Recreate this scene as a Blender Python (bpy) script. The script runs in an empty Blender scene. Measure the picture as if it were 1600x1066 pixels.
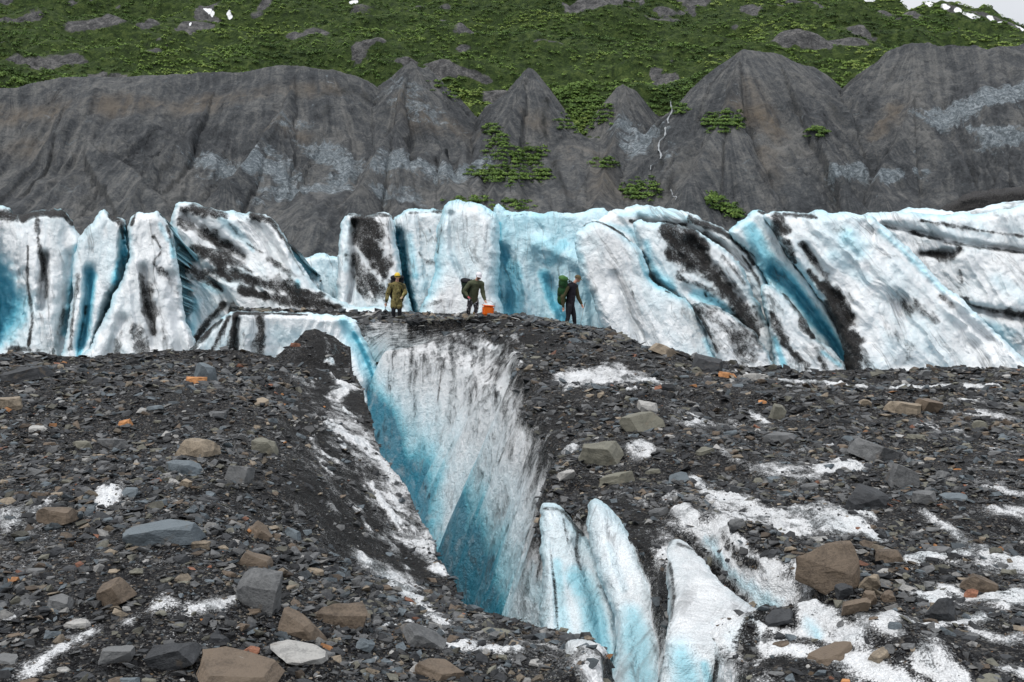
import bpy, bmesh, math, random
import numpy as np
from mathutils import Vector, Matrix, noise as mnoise
random.seed(7); RNG = np.random.default_rng(7)
sc = bpy.context.scene
COL = sc.collection
F = 1556.0; HOR = 380.0; PITCH = math.atan((533.0 - HOR) / F)
CP, SP = math.cos(PITCH), math.sin(PITCH)

# ------------------------------------------------------------------ helpers
def ray(px, py):
    """direction of the line of sight through a photo pixel, scaled to y = 1"""
    px = np.asarray(px, float); py = np.asarray(py, float)
    a = (px - 800.0); b = (533.0 - py)
    dy = F * CP + b * SP
    return a / dy, (b * CP - F * SP) / dy

def P(px, py, Y):
    x, z = ray(px, py)
    return np.stack([x * Y, np.ones_like(x) * Y, z * Y], -1)

def proj(V):
    X, Y, Z = V[..., 0], V[..., 1], V[..., 2]
    d = Y * CP - Z * SP
    return 800 + F * X / d, 533 - F * (Y * SP + Z * CP) / d

def hash3(ix, iy, iz, seed):
    h = (ix.astype(np.uint32) * np.uint32(374761393) + iy.astype(np.uint32) * np.uint32(668265263)
         + iz.astype(np.uint32) * np.uint32(2147483647 - 58) + np.uint32(seed * 974711 + 11))
    h = (h ^ (h >> np.uint32(13))) * np.uint32(1274126177)
    h = (h ^ (h >> np.uint32(15))) * np.uint32(2246822519)
    h = h ^ (h >> np.uint32(16))
    return h.astype(np.float32) / np.float32(2147483648.0) - np.float32(1)

def vnoise(x, y, z, seed=0):
    x = np.asarray(x, np.float32); y = np.asarray(y, np.float32); z = np.asarray(z, np.float32)
    x, y, z = np.broadcast_arrays(x, y, z)
    fx, fy, fz = np.floor(x), np.floor(y), np.floor(z)
    ix, iy, iz = fx.astype(np.int64), fy.astype(np.int64), fz.astype(np.int64)
    tx, ty, tz = x - fx, y - fy, z - fz
    tx = tx * tx * (3 - 2 * tx); ty = ty * ty * (3 - 2 * ty); tz = tz * tz * (3 - 2 * tz)
    def h(a, b, c): return hash3(ix + a, iy + b, iz + c, seed)
    c0 = (h(0,0,0) * (1-tx) + h(1,0,0) * tx) * (1-ty) + (h(0,1,0) * (1-tx) + h(1,1,0) * tx) * ty
    c1 = (h(0,0,1) * (1-tx) + h(1,0,1) * tx) * (1-ty) + (h(0,1,1) * (1-tx) + h(1,1,1) * tx) * ty
    return c0 * (1-tz) + c1 * tz

def fbm(x, y, z=0.0, octv=4, seed=0, gain=.5):
    s = 0; a = 1.0; t = 0
    x = np.asarray(x, np.float32); y = np.asarray(y, np.float32); z = np.asarray(z, np.float32)
    for o in range(octv):
        k = 2.03 ** o
        s = s + a * vnoise(x * k + 17.3 * o, y * k + 5.1 * o, z * k + 9.7 * o, seed + o)
        t += a; a *= gain
    return s / t * 1.5

def sstep(a, b, x):
    t = np.clip((x - a) / (b - a), 0, 1)
    return t * t * (3 - 2 * t)

def lin(xs, pts):
    pts = sorted(pts)
    return np.interp(xs, [p[0] for p in pts], [p[1] for p in pts])

def smooth_poly(pts, n=4, closed=True):
    """Catmull-Rom through pts"""
    p = np.array(pts, float); N = len(p); out = []
    rng = range(N) if closed else range(N - 1)
    for i in rng:
        if closed: a, b, c, d = p[i-1], p[i], p[(i+1) % N], p[(i+2) % N]
        else: a, b, c, d = p[max(i-1, 0)], p[i], p[i+1], p[min(i+2, N-1)]
        for k in range(n):
            t = k / n
            out.append(.5 * (2*b + (c-a)*t + (2*a-5*b+4*c-d)*t*t + (3*b-a-3*c+d)*t**3))
    if not closed: out.append(p[-1])
    return np.array(out)

def seg_dist(Q, pts, rad=None):
    """distance of each Q (N,k) to polyline pts; also the radius at the nearest point"""
    best = np.full(len(Q), 1e9, np.float32); r = np.ones(len(Q), np.float32)
    pts = np.asarray(pts, np.float32)
    rad = np.asarray(rad if rad is not None else np.ones(len(pts)), np.float32)
    if len(pts) == 1:
        return np.sqrt(((Q - pts[0])**2).sum(-1)), np.full(len(Q), rad[0], np.float32)
    for i in range(len(pts) - 1):
        a, b = pts[i], pts[i+1]; ab = b - a
        t = np.clip(((Q - a) @ ab) / max(float(ab @ ab), 1e-9), 0, 1)
        rr = rad[i] + (rad[i+1] - rad[i]) * t
        d = np.sqrt(((Q - a - t[:, None] * ab)**2).sum(-1))
        m = d - rr < best - r if i else np.ones(len(Q), bool)
        best = np.where(m, d, best); r = np.where(m, rr, r)
    return best, r

def obj(name, mesh, mat, parent=None):
    o = bpy.data.objects.new(name, mesh); COL.objects.link(o)
    if mat is not None: mesh.materials.append(mat)
    if parent is not None: o.parent = parent
    return o

def np_mesh(name, V, faces, attrs=None, smooth=True, cols=None):
    """V (N,3); faces (M,k)"""
    me = bpy.data.meshes.new(name)
    faces = np.asarray(faces, np.int32); M, k = faces.shape
    me.vertices.add(len(V)); me.vertices.foreach_set('co', np.asarray(V, np.float32).ravel())
    me.loops.add(M * k); me.loops.foreach_set('vertex_index', faces.ravel())
    me.polygons.add(M); me.polygons.foreach_set('loop_start', np.arange(0, M * k, k, dtype=np.int32))
    me.polygons.foreach_set('use_smooth', np.full(M, smooth))
    for n, a in (attrs or {}).items():
        a = np.asarray(a, np.float32)
        if a.ndim == 1:
            at = me.attributes.new(n, 'FLOAT', 'POINT'); at.data.foreach_set('value', a)
        elif a.shape[1] == 3:
            at = me.attributes.new(n, 'FLOAT_VECTOR', 'POINT'); at.data.foreach_set('vector', a.ravel())
        else:
            at = me.attributes.new(n, 'FLOAT_COLOR', 'POINT'); at.data.foreach_set('color', a.ravel())
    me.update(calc_edges=True); me.validate()
    return me

def bm_mesh(name, bm, smooth=False):
    me = bpy.data.meshes.new(name); bm.to_mesh(me); bm.free()
    me.polygons.foreach_set('use_smooth', [smooth] * len(me.polygons))
    return me

def tag(o, label=None, cat=None, group=None, kind=None):
    if label: o['label'] = label
    if cat: o['category'] = cat
    if group: o['group'] = group
    if kind: o['kind'] = kind
    return o

def grid_faces(nr, nc):
    i = np.arange(nr * nc).reshape(nr, nc)
    return np.stack([i[:-1, :-1], i[:-1, 1:], i[1:, 1:], i[1:, :-1]], -1).reshape(-1, 4)

# ------------------------------------------------------------------ materials
class NT:
    def __init__(s, name):
        s.m = bpy.data.materials.new(name); s.m.use_nodes = True
        s.t = s.m.node_tree; s.t.nodes.clear()
        s.out = s.t.nodes.new('ShaderNodeOutputMaterial')
        s.bsdf = s.t.nodes.new('ShaderNodeBsdfPrincipled')
        s.t.links.new(s.bsdf.outputs[0], s.out.inputs[0])
    def put(s, sock, v):
        if hasattr(v, 'is_output'): s.t.links.new(v, sock)
        elif v is not None:
            if isinstance(v, (tuple, list)) and len(v) == 3 and len(getattr(sock, 'default_value', (0,)*3)) == 4: v = (*v, 1)
            sock.default_value = v
    def attr(s, n, out='Fac'):
        a = s.t.nodes.new('ShaderNodeAttribute'); a.attribute_name = n; return a.outputs[out]
    def math(s, op, a, b=None, c=None, clamp=False):
        n = s.t.nodes.new('ShaderNodeMath'); n.operation = op; n.use_clamp = clamp
        s.put(n.inputs[0], a)
        if b is not None: s.put(n.inputs[1], b)
        if c is not None: s.put(n.inputs[2], c)
        return n.outputs[0]
    def mix(s, f, a, b, blend='MIX'):
        n = s.t.nodes.new('ShaderNodeMix'); n.data_type = 'RGBA'; n.blend_type = blend; n.clamp_factor = True
        s.put(n.inputs[0], f); s.put(n.inputs[6], a); s.put(n.inputs[7], b)
        return n.outputs[2]
    def noise(s, vec, scale, detail=4, rough=.55, dist=0.0, out=0):
        n = s.t.nodes.new('ShaderNodeTexNoise'); s.put(n.inputs['Vector'], vec)
        n.inputs['Scale'].default_value = scale; n.inputs['Detail'].default_value = detail
        n.inputs['Roughness'].default_value = rough; n.inputs['Distortion'].default_value = dist
        return n.outputs[out]
    def vor(s, vec, scale, out='Distance', feature='F1'):
        n = s.t.nodes.new('ShaderNodeTexVoronoi'); s.put(n.inputs['Vector'], vec); n.feature = feature
        n.inputs['Scale'].default_value = scale; return n.outputs[out]
    def ramp(s, f, stops, interp='LINEAR'):
        n = s.t.nodes.new('ShaderNodeValToRGB'); s.put(n.inputs[0], f); r = n.color_ramp; r.interpolation = interp
        while len(r.elements) < len(stops): r.elements.new(.5)
        for e, (p, c) in zip(r.elements, stops): e.position = p; e.color = (*c, 1)
        return n.outputs[0]
    def map(s, vec, scale=(1,1,1), rot=(0,0,0)):
        n = s.t.nodes.new('ShaderNodeMapping'); s.put(n.inputs[0], vec)
        n.inputs['Scale'].default_value = scale; n.inputs['Rotation'].default_value = rot; return n.outputs[0]
    def rng(s, v, a, b, c=0.0, d=1.0):
        n = s.t.nodes.new('ShaderNodeMapRange'); n.interpolation_type = 'SMOOTHSTEP'
        s.put(n.inputs[0], v); s.put(n.inputs[1], a); s.put(n.inputs[2], b); s.put(n.inputs[3], c); s.put(n.inputs[4], d)
        return n.outputs[0]
    def bump(s, h, strength=.5, dist=.05, normal=None):
        n = s.t.nodes.new('ShaderNodeBump'); s.put(n.inputs['Height'], h)
        s.put(n.inputs['Strength'], strength); n.inputs['Distance'].default_value = dist
        if normal is not None: s.put(n.inputs['Normal'], normal)
        return n.outputs[0]
    def coord(s, which='Object'):
        return s.t.nodes.new('ShaderNodeTexCoord').outputs[which]
    def pos(s): return s.t.nodes.new('ShaderNodeNewGeometry').outputs['Position']
    def sep(s, v):
        n = s.t.nodes.new('ShaderNodeSeparateXYZ'); s.put(n.inputs[0], v); return n.outputs
    def fin(s, col=None, rough=None, normal=None, spec=None):
        if col is not None: s.put(s.bsdf.inputs['Base Color'], col)
        if rough is not None: s.put(s.bsdf.inputs['Roughness'], rough)
        if normal is not None: s.put(s.bsdf.inputs['Normal'], normal)
        if spec is not None: s.put(s.bsdf.inputs['Specular IOR Level'], spec)
        return s.m

def simple(name, col, rough=.7, var=.25, scale=30.0, spec=.3):
    n = NT(name); f = n.noise(n.coord(), scale, 4)
    c = n.mix(f, tuple(x * (1 - var) for x in col), tuple(min(1, x * (1 + var)) for x in col))
    return n.fin(c, rough, n.bump(f, .3, .01), spec)

def glacier_material(name, ice_scale=1.0, gravel=True):
    """clean ice / blue ice / grit cover, split by attributes painted on the mesh"""
    n = NT(name); p = n.pos()
    cover, blue, mud, flow = n.attr('cover'), n.attr('blue'), n.attr('mud'), n.attr('flow', 'Vector')
    big = n.noise(p, .9 * ice_scale, 6, .6, .4)
    streak = n.noise(flow, 2.6 * ice_scale, 7, .62, .6)
    fine = n.noise(p, 22.0 * ice_scale, 4, .65)
    mid = n.noise(p, 5.0 * ice_scale, 5, .6, .3)
    # grit mask
    s = n.math('ADD', cover, n.math('MULTIPLY', n.math('SUBTRACT', streak, .5), 1.25))
    s = n.math('ADD', s, n.math('MULTIPLY', n.math('SUBTRACT', big, .5), .55))
    s = n.math('ADD', s, n.math('MULTIPLY', n.math('SUBTRACT', mid, .5), .65))
    s = n.math('ADD', s, n.math('MULTIPLY', n.math('SUBTRACT', fine, .5), n.math('MULTIPLY_ADD', n.math('MAXIMUM', cover, 0.0), .9, .25)))
    grit = n.noise(p, 75.0 * ice_scale, 3, .7)
    s = n.math('ADD', s, n.math('MULTIPLY', n.math('SUBTRACT', grit, .5), n.math('MULTIPLY_ADD', n.math('MAXIMUM', cover, 0.0), 2.0, .15)))
    mask = n.rng(s, .34, .68)
    # faint grey film on the ice
    film = n.rng(s, -.2, .55, 0.0, .46 if gravel else .26)
    b = n.math('ADD', blue, n.math('MULTIPLY', n.math('SUBTRACT', streak, .5), .5))
    b = n.math('ADD', b, n.math('MULTIPLY', n.math('SUBTRACT', mid, .5), .25))
    b = n.math('ADD', b, n.math('MULTIPLY', n.math('SUBTRACT', n.noise(p, .35, 4, .5), .46), .7 if not gravel else .25), clamp=True)
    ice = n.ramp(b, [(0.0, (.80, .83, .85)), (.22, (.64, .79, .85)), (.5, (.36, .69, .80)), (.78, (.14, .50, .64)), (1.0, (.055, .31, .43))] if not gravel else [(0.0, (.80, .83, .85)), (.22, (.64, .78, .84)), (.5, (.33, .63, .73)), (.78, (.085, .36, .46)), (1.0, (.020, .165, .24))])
    ice = n.mix(n.math('MULTIPLY', film, n.math('SUBTRACT', 1.0, b)), ice, (.29, .265, .25))
    vein = n.math('ABSOLUTE', n.math('SUBTRACT', n.noise(flow, 1.3 * ice_scale, 5, .55, 1.2), .5))
    vein = n.math('MULTIPLY', n.rng(vein, .0, .022, 1.0, 0.0), n.rng(big, .42, .62))
    ice = n.mix(n.math('MULTIPLY', vein, .55), ice, (.05, .05, .05))
    cloud = n.rng(n.math('ADD', big, n.math('MULTIPLY', streak, .6)), .66, 1.0, .0, .17)
    ice = n.mix(cloud, ice, (.34, .37, .39))
    if gravel:
        ice = n.mix(n.math('MULTIPLY', n.rng(grit, .42, .62), n.math('MULTIPLY', n.math('SUBTRACT', 1.0, b), .42)), ice, (.30, .31, .325))
        ice = n.mix(n.rng(n.noise(p, 3.2, 5, .6), .5, .72, 0.0, .35), ice, (.38, .40, .42))
        v1 = n.vor(p, 17.0, 'Color'); v1d = n.vor(p, 17.0, 'Distance'); v2 = n.vor(p, 55.0, 'Color'); v2d = n.vor(p, 55.0, 'Distance')
        r1 = n.sep(v1)[0]; r2 = n.sep(v2)[1]
        pal = [(0.0, (.005, .005, .0055)), (.48, (.009, .009, .010)), (.66, (.021, .022, .024)), (.83, (.052, .054, .056)), (.90, (.08, .072, .06)), (.96, (.14, .136, .13)), (1.0, (.11, .078, .048))]
        g1 = n.ramp(r1, pal); g2 = n.ramp(r2, pal)
        g = n.mix(n.math('GREATER_THAN', n.sep(v1)[2], .5), g2, g1)
        g = n.mix(n.rng(v1d, .25, .6), g, g2)
        mudc = n.ramp(fine, [(.3, (.007, .007, .0075)), (.55, (.017, .0168, .017)), (.75, (.06, .06, .06))])
        dirt = n.mix(mud, g, mudc)
        h = n.math('ADD', n.math('MULTIPLY', v1d, -.6), n.math('MULTIPLY', v2d, -.3))
    else:
        dirt = n.ramp(fine, [(.3, (.008, .008, .009)), (.5, (.024, .023, .023)), (.7, (.08, .077, .074))])
        h = n.math('MULTIPLY', fine, .4)
    c = n.mix(mask, ice, dirt)
    hi = n.math('ADD', n.math('MULTIPLY', streak, .9), n.math('ADD', n.math('MULTIPLY', mid, .9 if gravel else .55), n.math('MULTIPLY', fine, .22 if gravel else .06)))
    hh = n.mix(mask, hi, h)
    nb = n.bump(hh, .8, .15 if gravel else .30)
    rough = n.rng(mask, 0, 1, .36, .60)
    return n.fin(c, rough, nb, n.rng(mask, 0, 1, .35, .10))

MAT_GROUND = glacier_material('debris_covered_ice', 1.0, True)
MAT_ICE = glacier_material('serac_ice', .55, False)

def rock_material(name, col, attr=None):
    n = NT(name); p = n.coord('Object')
    oi = n.t.nodes.new('ShaderNodeObjectInfo')
    base = n.attr('col', 'Color') if attr else col
    f1 = n.noise(p, 9.0, 8, .72); f2 = n.noise(p, 60.0, 3, .6)
    st = n.noise(n.map(p, (3, 3, 26), (.3, .2, 0)), 1.6, 4)
    k = n.math('ADD', n.math('MULTIPLY', f1, .8), n.math('MULTIPLY', f2, .5))
    k = n.math('ADD', k, n.math('MULTIPLY', st, .35))
    k = n.math('ADD', k, n.math('MULTIPLY', oi.outputs['Random'], .25 if not attr else 0.0))
    c = n.mix(1.0, base, n.ramp(k, [(.42, (.28, .28, .29)), (.74, (.95, .95, .95)), (1.0, (1.9, 1.88, 1.84))]), 'MULTIPLY')
    if not attr:
        stain = n.rng(n.noise(p, 4.0, 5, .6, .8), .56, .7)
        c = n.mix(n.math('MULTIPLY', stain, .45), c, (.15, .115, .08))
        vein = n.rng(n.noise(n.map(p, (1.5, 9, 4), (.5, .9, .3)), 1.5, 3, .5, 1.0), .68, .74)
        c = n.mix(n.math('MULTIPLY', vein, .5), c, (.36, .35, .33))
    return n.fin(c, .62, n.bump(k, .5, .03), .2)
# ------------------------------------------------------------------ camera, sky, sun
cam = bpy.data.cameras.new('camera'); cam.lens = 36.0 * F / 1600.0; cam.sensor_width = 36.0
cam.clip_start = .1; cam.clip_end = 5000
co = bpy.data.objects.new('camera', cam); COL.objects.link(co)
co.location = (0, 0, 0); co.rotation_euler = (math.pi / 2 - PITCH, 0, 0); sc.camera = co
SUN_EL, SUN_AZ = math.radians(64), math.radians(228)     # azimuth clockwise from +Y: behind the camera, a little left
w = bpy.data.worlds.new('World'); sc.world = w; w.use_nodes = True
wt = w.node_tree; wt.nodes.clear()
wo = wt.nodes.new('ShaderNodeOutputWorld'); bg = wt.nodes.new('ShaderNodeBackground')
sky = wt.nodes.new('ShaderNodeTexSky'); sky.sky_type = 'NISHITA'; sky.sun_disc = False
sky.sun_elevation = SUN_EL; sky.sun_rotation = SUN_AZ; sky.dust_density = 3.0; sky.air_density = 1.0
tc = wt.nodes.new('ShaderNodeTexCoord'); cn = wt.nodes.new('ShaderNodeTexNoise'); cn.inputs['Scale'].default_value = 2.2; cn.inputs['Detail'].default_value = 6
wt.links.new(tc.outputs['Generated'], cn.inputs['Vector'])
cr = wt.nodes.new('ShaderNodeValToRGB')
cr.color_ramp.elements[0].position = .3; cr.color_ramp.elements[0].color = (7.0, 7.3, 7.8, 1)
cr.color_ramp.elements[1].position = .7; cr.color_ramp.elements[1].color = (10.5, 10.5, 10.6, 1)
wt.links.new(cn.outputs[0], cr.inputs[0])
mx = wt.nodes.new('ShaderNodeMix'); mx.data_type = 'RGBA'; mx.inputs[0].default_value = .82
sz = wt.nodes.new('ShaderNodeSeparateXYZ'); wt.links.new(tc.outputs['Generated'], sz.inputs[0])
mr = wt.nodes.new('ShaderNodeMapRange'); mr.inputs[1].default_value = 0; mr.inputs[2].default_value = 1; mr.inputs[3].default_value = .56; mr.inputs[4].default_value = 1.45
wt.links.new(sz.outputs[2], mr.inputs[0])
vm = wt.nodes.new('ShaderNodeVectorMath'); vm.operation = 'SCALE'; wt.links.new(cr.outputs[0], vm.inputs[0]); wt.links.new(mr.outputs[0], vm.inputs['Scale'])
wt.links.new(sky.outputs[0], mx.inputs[6]); wt.links.new(vm.outputs[0], mx.inputs[7])
wt.links.new(mx.outputs[2], bg.inputs[0]); bg.inputs[1].default_value = .105
wt.links.new(bg.outputs[0], wo.inputs[0])
sl = bpy.data.lights.new('sun', 'SUN'); sl.energy = 1.4; sl.angle = math.radians(11); sl.color = (1, .96, .90)
so = bpy.data.objects.new('sun', sl); COL.objects.link(so)
sd = Vector((math.sin(SUN_AZ) * math.cos(SUN_EL), math.cos(SUN_AZ) * math.cos(SUN_EL), math.sin(SUN_EL)))
so.rotation_euler = sd.to_track_quat('Z', 'Y').to_euler()
sc.view_settings.view_transform = 'Standard'; sc.view_settings.look = 'None'
sc.view_settings.gamma = 1; sc.view_settings.exposure = 0.28
sc.cycles.use_denoising = True; sc.cycles.max_bounces = 8; sc.cycles.diffuse_bounces = 5

# ------------------------------------------------------------------ mountain
MAPX0, MAPX1 = -420, 2020
def rib(pts): return [tuple(P(a, b, y)) for a, b, y in pts]
RIDGES = [  # polyline of crest points, forward slope, lateral factor
    (rib([(-420,190,460),(-150,160,468),(0,140,476),(100,120,486),(300,108,496),(520,104,503),(548,112,508)]), .74, 1.0),
    (rib([(560,150,505),(630,97,505),(655,108,512)]), .80, 1.15),
    (rib([(818,107,512),(826,110,520)]), .82, 1.25),
    (rib([(975,132,520),(985,127,522),(1000,140,530)]), .95, 1.3),
    (rib([(1110,118,488),(1165,83,492),(1215,88,500),(1290,118,520)]), .78, 1.12),
    (rib([(1345,120,520),(1385,80,512),(1425,70,506),(1600,70,494),(1800,80,485),(2020,85,480)]), .74, 1.05),
    (rib([(1165,86,493),(1140,168,445),(1085,268,405)]), .8, 1.6), (rib([(1215,90,500),(1262,180,450),(1320,285,405)]), .8, 1.6),
    (rib([(822,109,512),(800,213,455),(780,320,405)]), .85, 1.6), (rib([(985,129,522),(962,232,460),(940,312,405)]), .85, 1.6), (rib([(630,99,505),(612,188,455),(570,288,405)]), .8, 1.6),
    (rib([(330,110,497),(296,204,445),(246,306,400)]), .8, 1.7), (rib([(120,121,490),(60,210,440),(-20,306,400)]), .8, 1.7), (rib([(470,106,502),(436,178,455),(372,280,405)]), .8, 1.7),
    (rib([(1450,71,505),(1424,176,455),(1368,284,405)]), .8, 1.7), (rib([(1600,71,494),(1606,178,450),(1560,280,405)]), .8, 1.7), (rib([(1760,80,487),(1770,180,445),(1720,285,400)]), .8, 1.7),
    (rib([(500,330,395),(470,300,410),(440,280,440)]), .9, 1.2),
    (rib([(300,320,398),(160,220,440)]), .8, 1.2),
    (rib([(640,330,396),(600,240,450),(610,160,490)]), .95, 1.2),
    (rib([(740,330,400),(700,230,455),(690,170,490)]), .95, 1.2),
    (rib([(520,345,388),(505,318,396)]), .9, 1.1),
]
def base_plane(X, Y):
    px = 800 + F * X / Y
    z = 12.8 + .45 * (Y - 400)
    yr = lin(px, [(-420, 1000), (1150, 960), (1300, 850), (1430, 775), (1520, 728), (1600, 690), (1700, 650), (2020, 600)])
    return np.where(Y > yr, 12.8 + .45 * (yr - 400) - .25 * (Y - yr), z)

def mountain_z(X, Y):
    X = np.asarray(X, np.float32); Y = np.asarray(Y, np.float32)
    zb = base_plane(X, Y)
    terr = fbm(X * .010, Y * .022, 3.0, 5, 31) * 16.0 + np.abs(fbm(X * .03 + Y * .015, Y * .05, 1.0, 4, 35)) * 9 - 3
    lowr = np.abs(fbm(X * .05, Y * .008, 2.0, 4, 36)) * 9 + np.abs(fbm(X * .14, Y * .015, 4.0, 3, 37)) * 3 - 3
    zb = zb + terr * sstep(450, 530, Y) + lowr * (1 - sstep(470, 540, Y))
    best = np.full(X.shape, -1e3, np.float32); along = np.zeros(X.shape, np.float32); dist = np.zeros(X.shape, np.float32)
    wob = fbm(X * .018, Y * .018, 8.0, 5, 5) * 13
    for k, (pts, sl, lat) in enumerate(RIDGES):
        acc = 0
        for i in range(len(pts) - 1):
            a, b = np.array(pts[i]), np.array(pts[i+1])
            ax, ay, bx, by = a[0] * lat, a[1], b[0] * lat, b[1]
            ex, ey = bx - ax, by - ay; L2 = ex * ex + ey * ey
            qx, qy = X * lat + wob * .6, Y + wob
            t = np.clip(((qx - ax) * ex + (qy - ay) * ey) / L2, 0, 1)
            dx, dy = qx - ax - t * ex, qy - ay - t * ey
            d = np.sqrt(dx * dx + dy * dy)
            z = a[2] + (b[2] - a[2]) * t - sl * d - .0012 * d * d * 0
            al = acc + t * math.sqrt(L2) + np.arctan2(dx, -dy) * 38 + k * 500
            m = z > best
            best = np.where(m, z, best); along = np.where(m, al, along); dist = np.where(m, d, dist)
            acc += math.sqrt(L2)
    # erosion rills run straight down the faces and deepen downslope
    rill = (np.abs(vnoise(along * .10, dist * .006, 2.0, 61)) * 1.6 + np.abs(vnoise(along * .27, dist * .012, 4.0, 62)) * .9
            + np.abs(vnoise(along * .7, dist * .02, 6.0, 63)) * .45)
    wa = along + fbm(X * .06, Y * .06, 9.0, 4, 64) * 9
    gull = 1 - np.abs(fbm(wa * .045, dist * .010, 1.0, 5, 65, .6)) * 2.2
    rill = rill + 1.4 * np.clip(gull, -.3, 1) + .6 * np.abs(vnoise(wa * 1.3, dist * .05, 3.0, 66))
    best = best - rill * np.clip(dist * .055, .12, 3.0)
    rocky = fbm(X * .045, Y * .045, 0.0, 5, 71) + .9 * (1 - 2 * np.abs(fbm(X * .06, Y * .05, best * .05, 5, 73))) * sstep(.0, .5, fbm(X * .011, Y * .014, 2.0, 3, 74)) * 2.2
    rocky = rocky + fbm(X * .02, Y * .03, 5.0, 4, 72) * 2.2
    ma = best + rocky * 1.2; k_ = 3.0 * (1 - sstep(470, 530, Y)) + .3; z = np.maximum(zb, ma) + np.clip(k_ - np.abs(zb - ma), 0, None)**2 / (4 * k_)
    return z, (best + rocky * 1.2 > zb), along, dist

NCm, NRm = 1000, 620
cpx = np.linspace(MAPX0, MAPX1, NCm)
rY = np.concatenate([np.linspace(340, 560, 380), np.geomspace(561, 1150, NRm - 380)])
Yg, Pg = np.meshgrid(rY, cpx, indexing='ij')
Xg = (Pg - 800) / F * Yg
zg, ismor, along, mdist = mountain_z(Xg, Yg)
zg = zg - .55 * np.clip(374 - Yg, 0, None)
MV = np.stack([Xg, Yg, zg], -1).reshape(-1, 3).astype(np.float32)
along = along.ravel(); mdist = mdist.ravel(); ismor = ismor.ravel()

class Pix:
    """front-most vertex of a mesh near a pixel (places painted features on the surface itself)"""
    def __init__(s, V, cell=5):
        s.V = V; s.c = cell
        px, py = proj(V); s.px, s.py = px, py
        ok = (px > -400) & (px < 2000) & (py > -200) & (py < 1300)
        s.idx = np.nonzero(ok)[0]
        bx = ((px[ok] + 400) // cell).astype(np.int64); by = ((py[ok] + 200) // cell).astype(np.int64)
        key = by * 1000 + bx
        order = np.lexsort((V[ok, 1], key)); key = key[order]
        first = np.r_[True, key[1:] != key[:-1]]
        s.d = dict(zip(key[first].tolist(), s.idx[order[first]].tolist()))
    def at(s, x, y):
        bx, by = int((x + 400) // s.c), int((y + 200) // s.c)
        for r in range(0, 12):
            best = None
            for i in range(-r, r + 1):
                for j in range(-r, r + 1):
                    if max(abs(i), abs(j)) != r: continue
                    k = s.d.get((by + j) * 1000 + bx + i)
                    if k is not None and (best is None or s.V[k, 1] < s.V[best, 1]): best = k
            if best is not None: return s.V[best]
        return None

def paint(attr, V, pix, strokes, wobble, mode='max', graze=False, soft=(.0, 2.0)):
    """strokes: (points in px, radius px or list, value): laid on the surface, measured in metres there"""
    for pts, r, val in strokes:
        q = [pix.at(x, y) for x, y in pts]
        rr = r if isinstance(r, (list, tuple)) else [r] * len(pts)
        q, rr = zip(*[(a, b) for a, b in zip(q, rr) if a is not None])
        q = np.array(q); rad = np.array([b * a[1] / F for a, b in zip(q, rr)])
        e = rad.max() * np.array([2.4, 2.4 / max(.08, float(np.mean(np.abs(q[:, 2]) / q[:, 1]))) if graze else 2.4, 2.4]); lo = q.min(0) - e; hi = q.max(0) + e
        m = np.nonzero(((V > lo) & (V < hi)).all(1))[0]
        if not len(m): continue
        if graze:   # patches on the flat ground are longer away from the eye than across
            k = float(np.clip(np.mean(-q[:, 2] / q[:, 1]) * 1.15, .08, .8)); S = np.array([1, k, 1], np.float32)
            d, ra = seg_dist(V[m] * S, q * S, rad)
        else: d, ra = seg_dist(V[m], q, rad)
        f = (1 - sstep(soft[0], soft[1], d / ra * (1 + .7 * wobble[m])))
        if mode == 'max': attr[m] = np.maximum(attr[m], f * val)
        elif mode == 'add': attr[m] += f * val
        else: attr[m] += (val - attr[m]) * f
    return attr

mpix = Pix(MV, 6)
mw = fbm(MV[:, 0] * .06, MV[:, 1] * .06, MV[:, 2] * .06, 4, 81)
veg = np.where(ismor, 0.0, 1.0) * sstep(455, 500, MV[:, 1] + mw * 14)
vpx, vpy = proj(MV)
veg *= 1 - .95 * sstep(.36, .62, fbm(MV[:, 0] * .022, MV[:, 1] * .03, 4.0, 5, 83)) * sstep(520, 560, MV[:, 1])
veg *= 1 - (sstep(945, 965, vpx) * (1 - sstep(1050, 1075, vpx)) * sstep(172, 190, vpy)) 
veg *= 1 - sstep(205, 225, vpy)
paint(veg, MV, mpix, [([(30,95),(70,100),(110,90)],[22,22,16],.05), ([(0,30),(60,25)],16,.1), ([(120,35),(180,30),(240,28)],[15,16,12],.05), ([(325,5),(320,25),(340,30)],[16,14,8],.0),
    ([(460,55),(500,50)],11,.1), ([(600,60)],9,.2), ([(730,40)],[17],.05), ([(720,72)],10,.1), ([(660,100),(720,110),(760,125)],10,.1), ([(530,112),(570,120)],12,.05),
    ([(1010,22),(1060,28)],7,.2), ([(1330,42)],9,.15), ([(1230,70)],7,.3), ([(840,60),(880,66)],6,.3), ([(1150,44)],7,.3), ([(560,8),(660,5),(700,6)],9,.35),
    ([(1480,10),(1560,28),(1640,48)],[8,9,10],.15), ([(130,135),(60,150)],5,.2), ([(1400,25)],8,.3), ([(1500,45)],6,.3), ([(250,60)],8,.3), ([(400,25)],9,.3)], mw, 'lerp')
pale = np.zeros(len(MV), np.float32)
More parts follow.
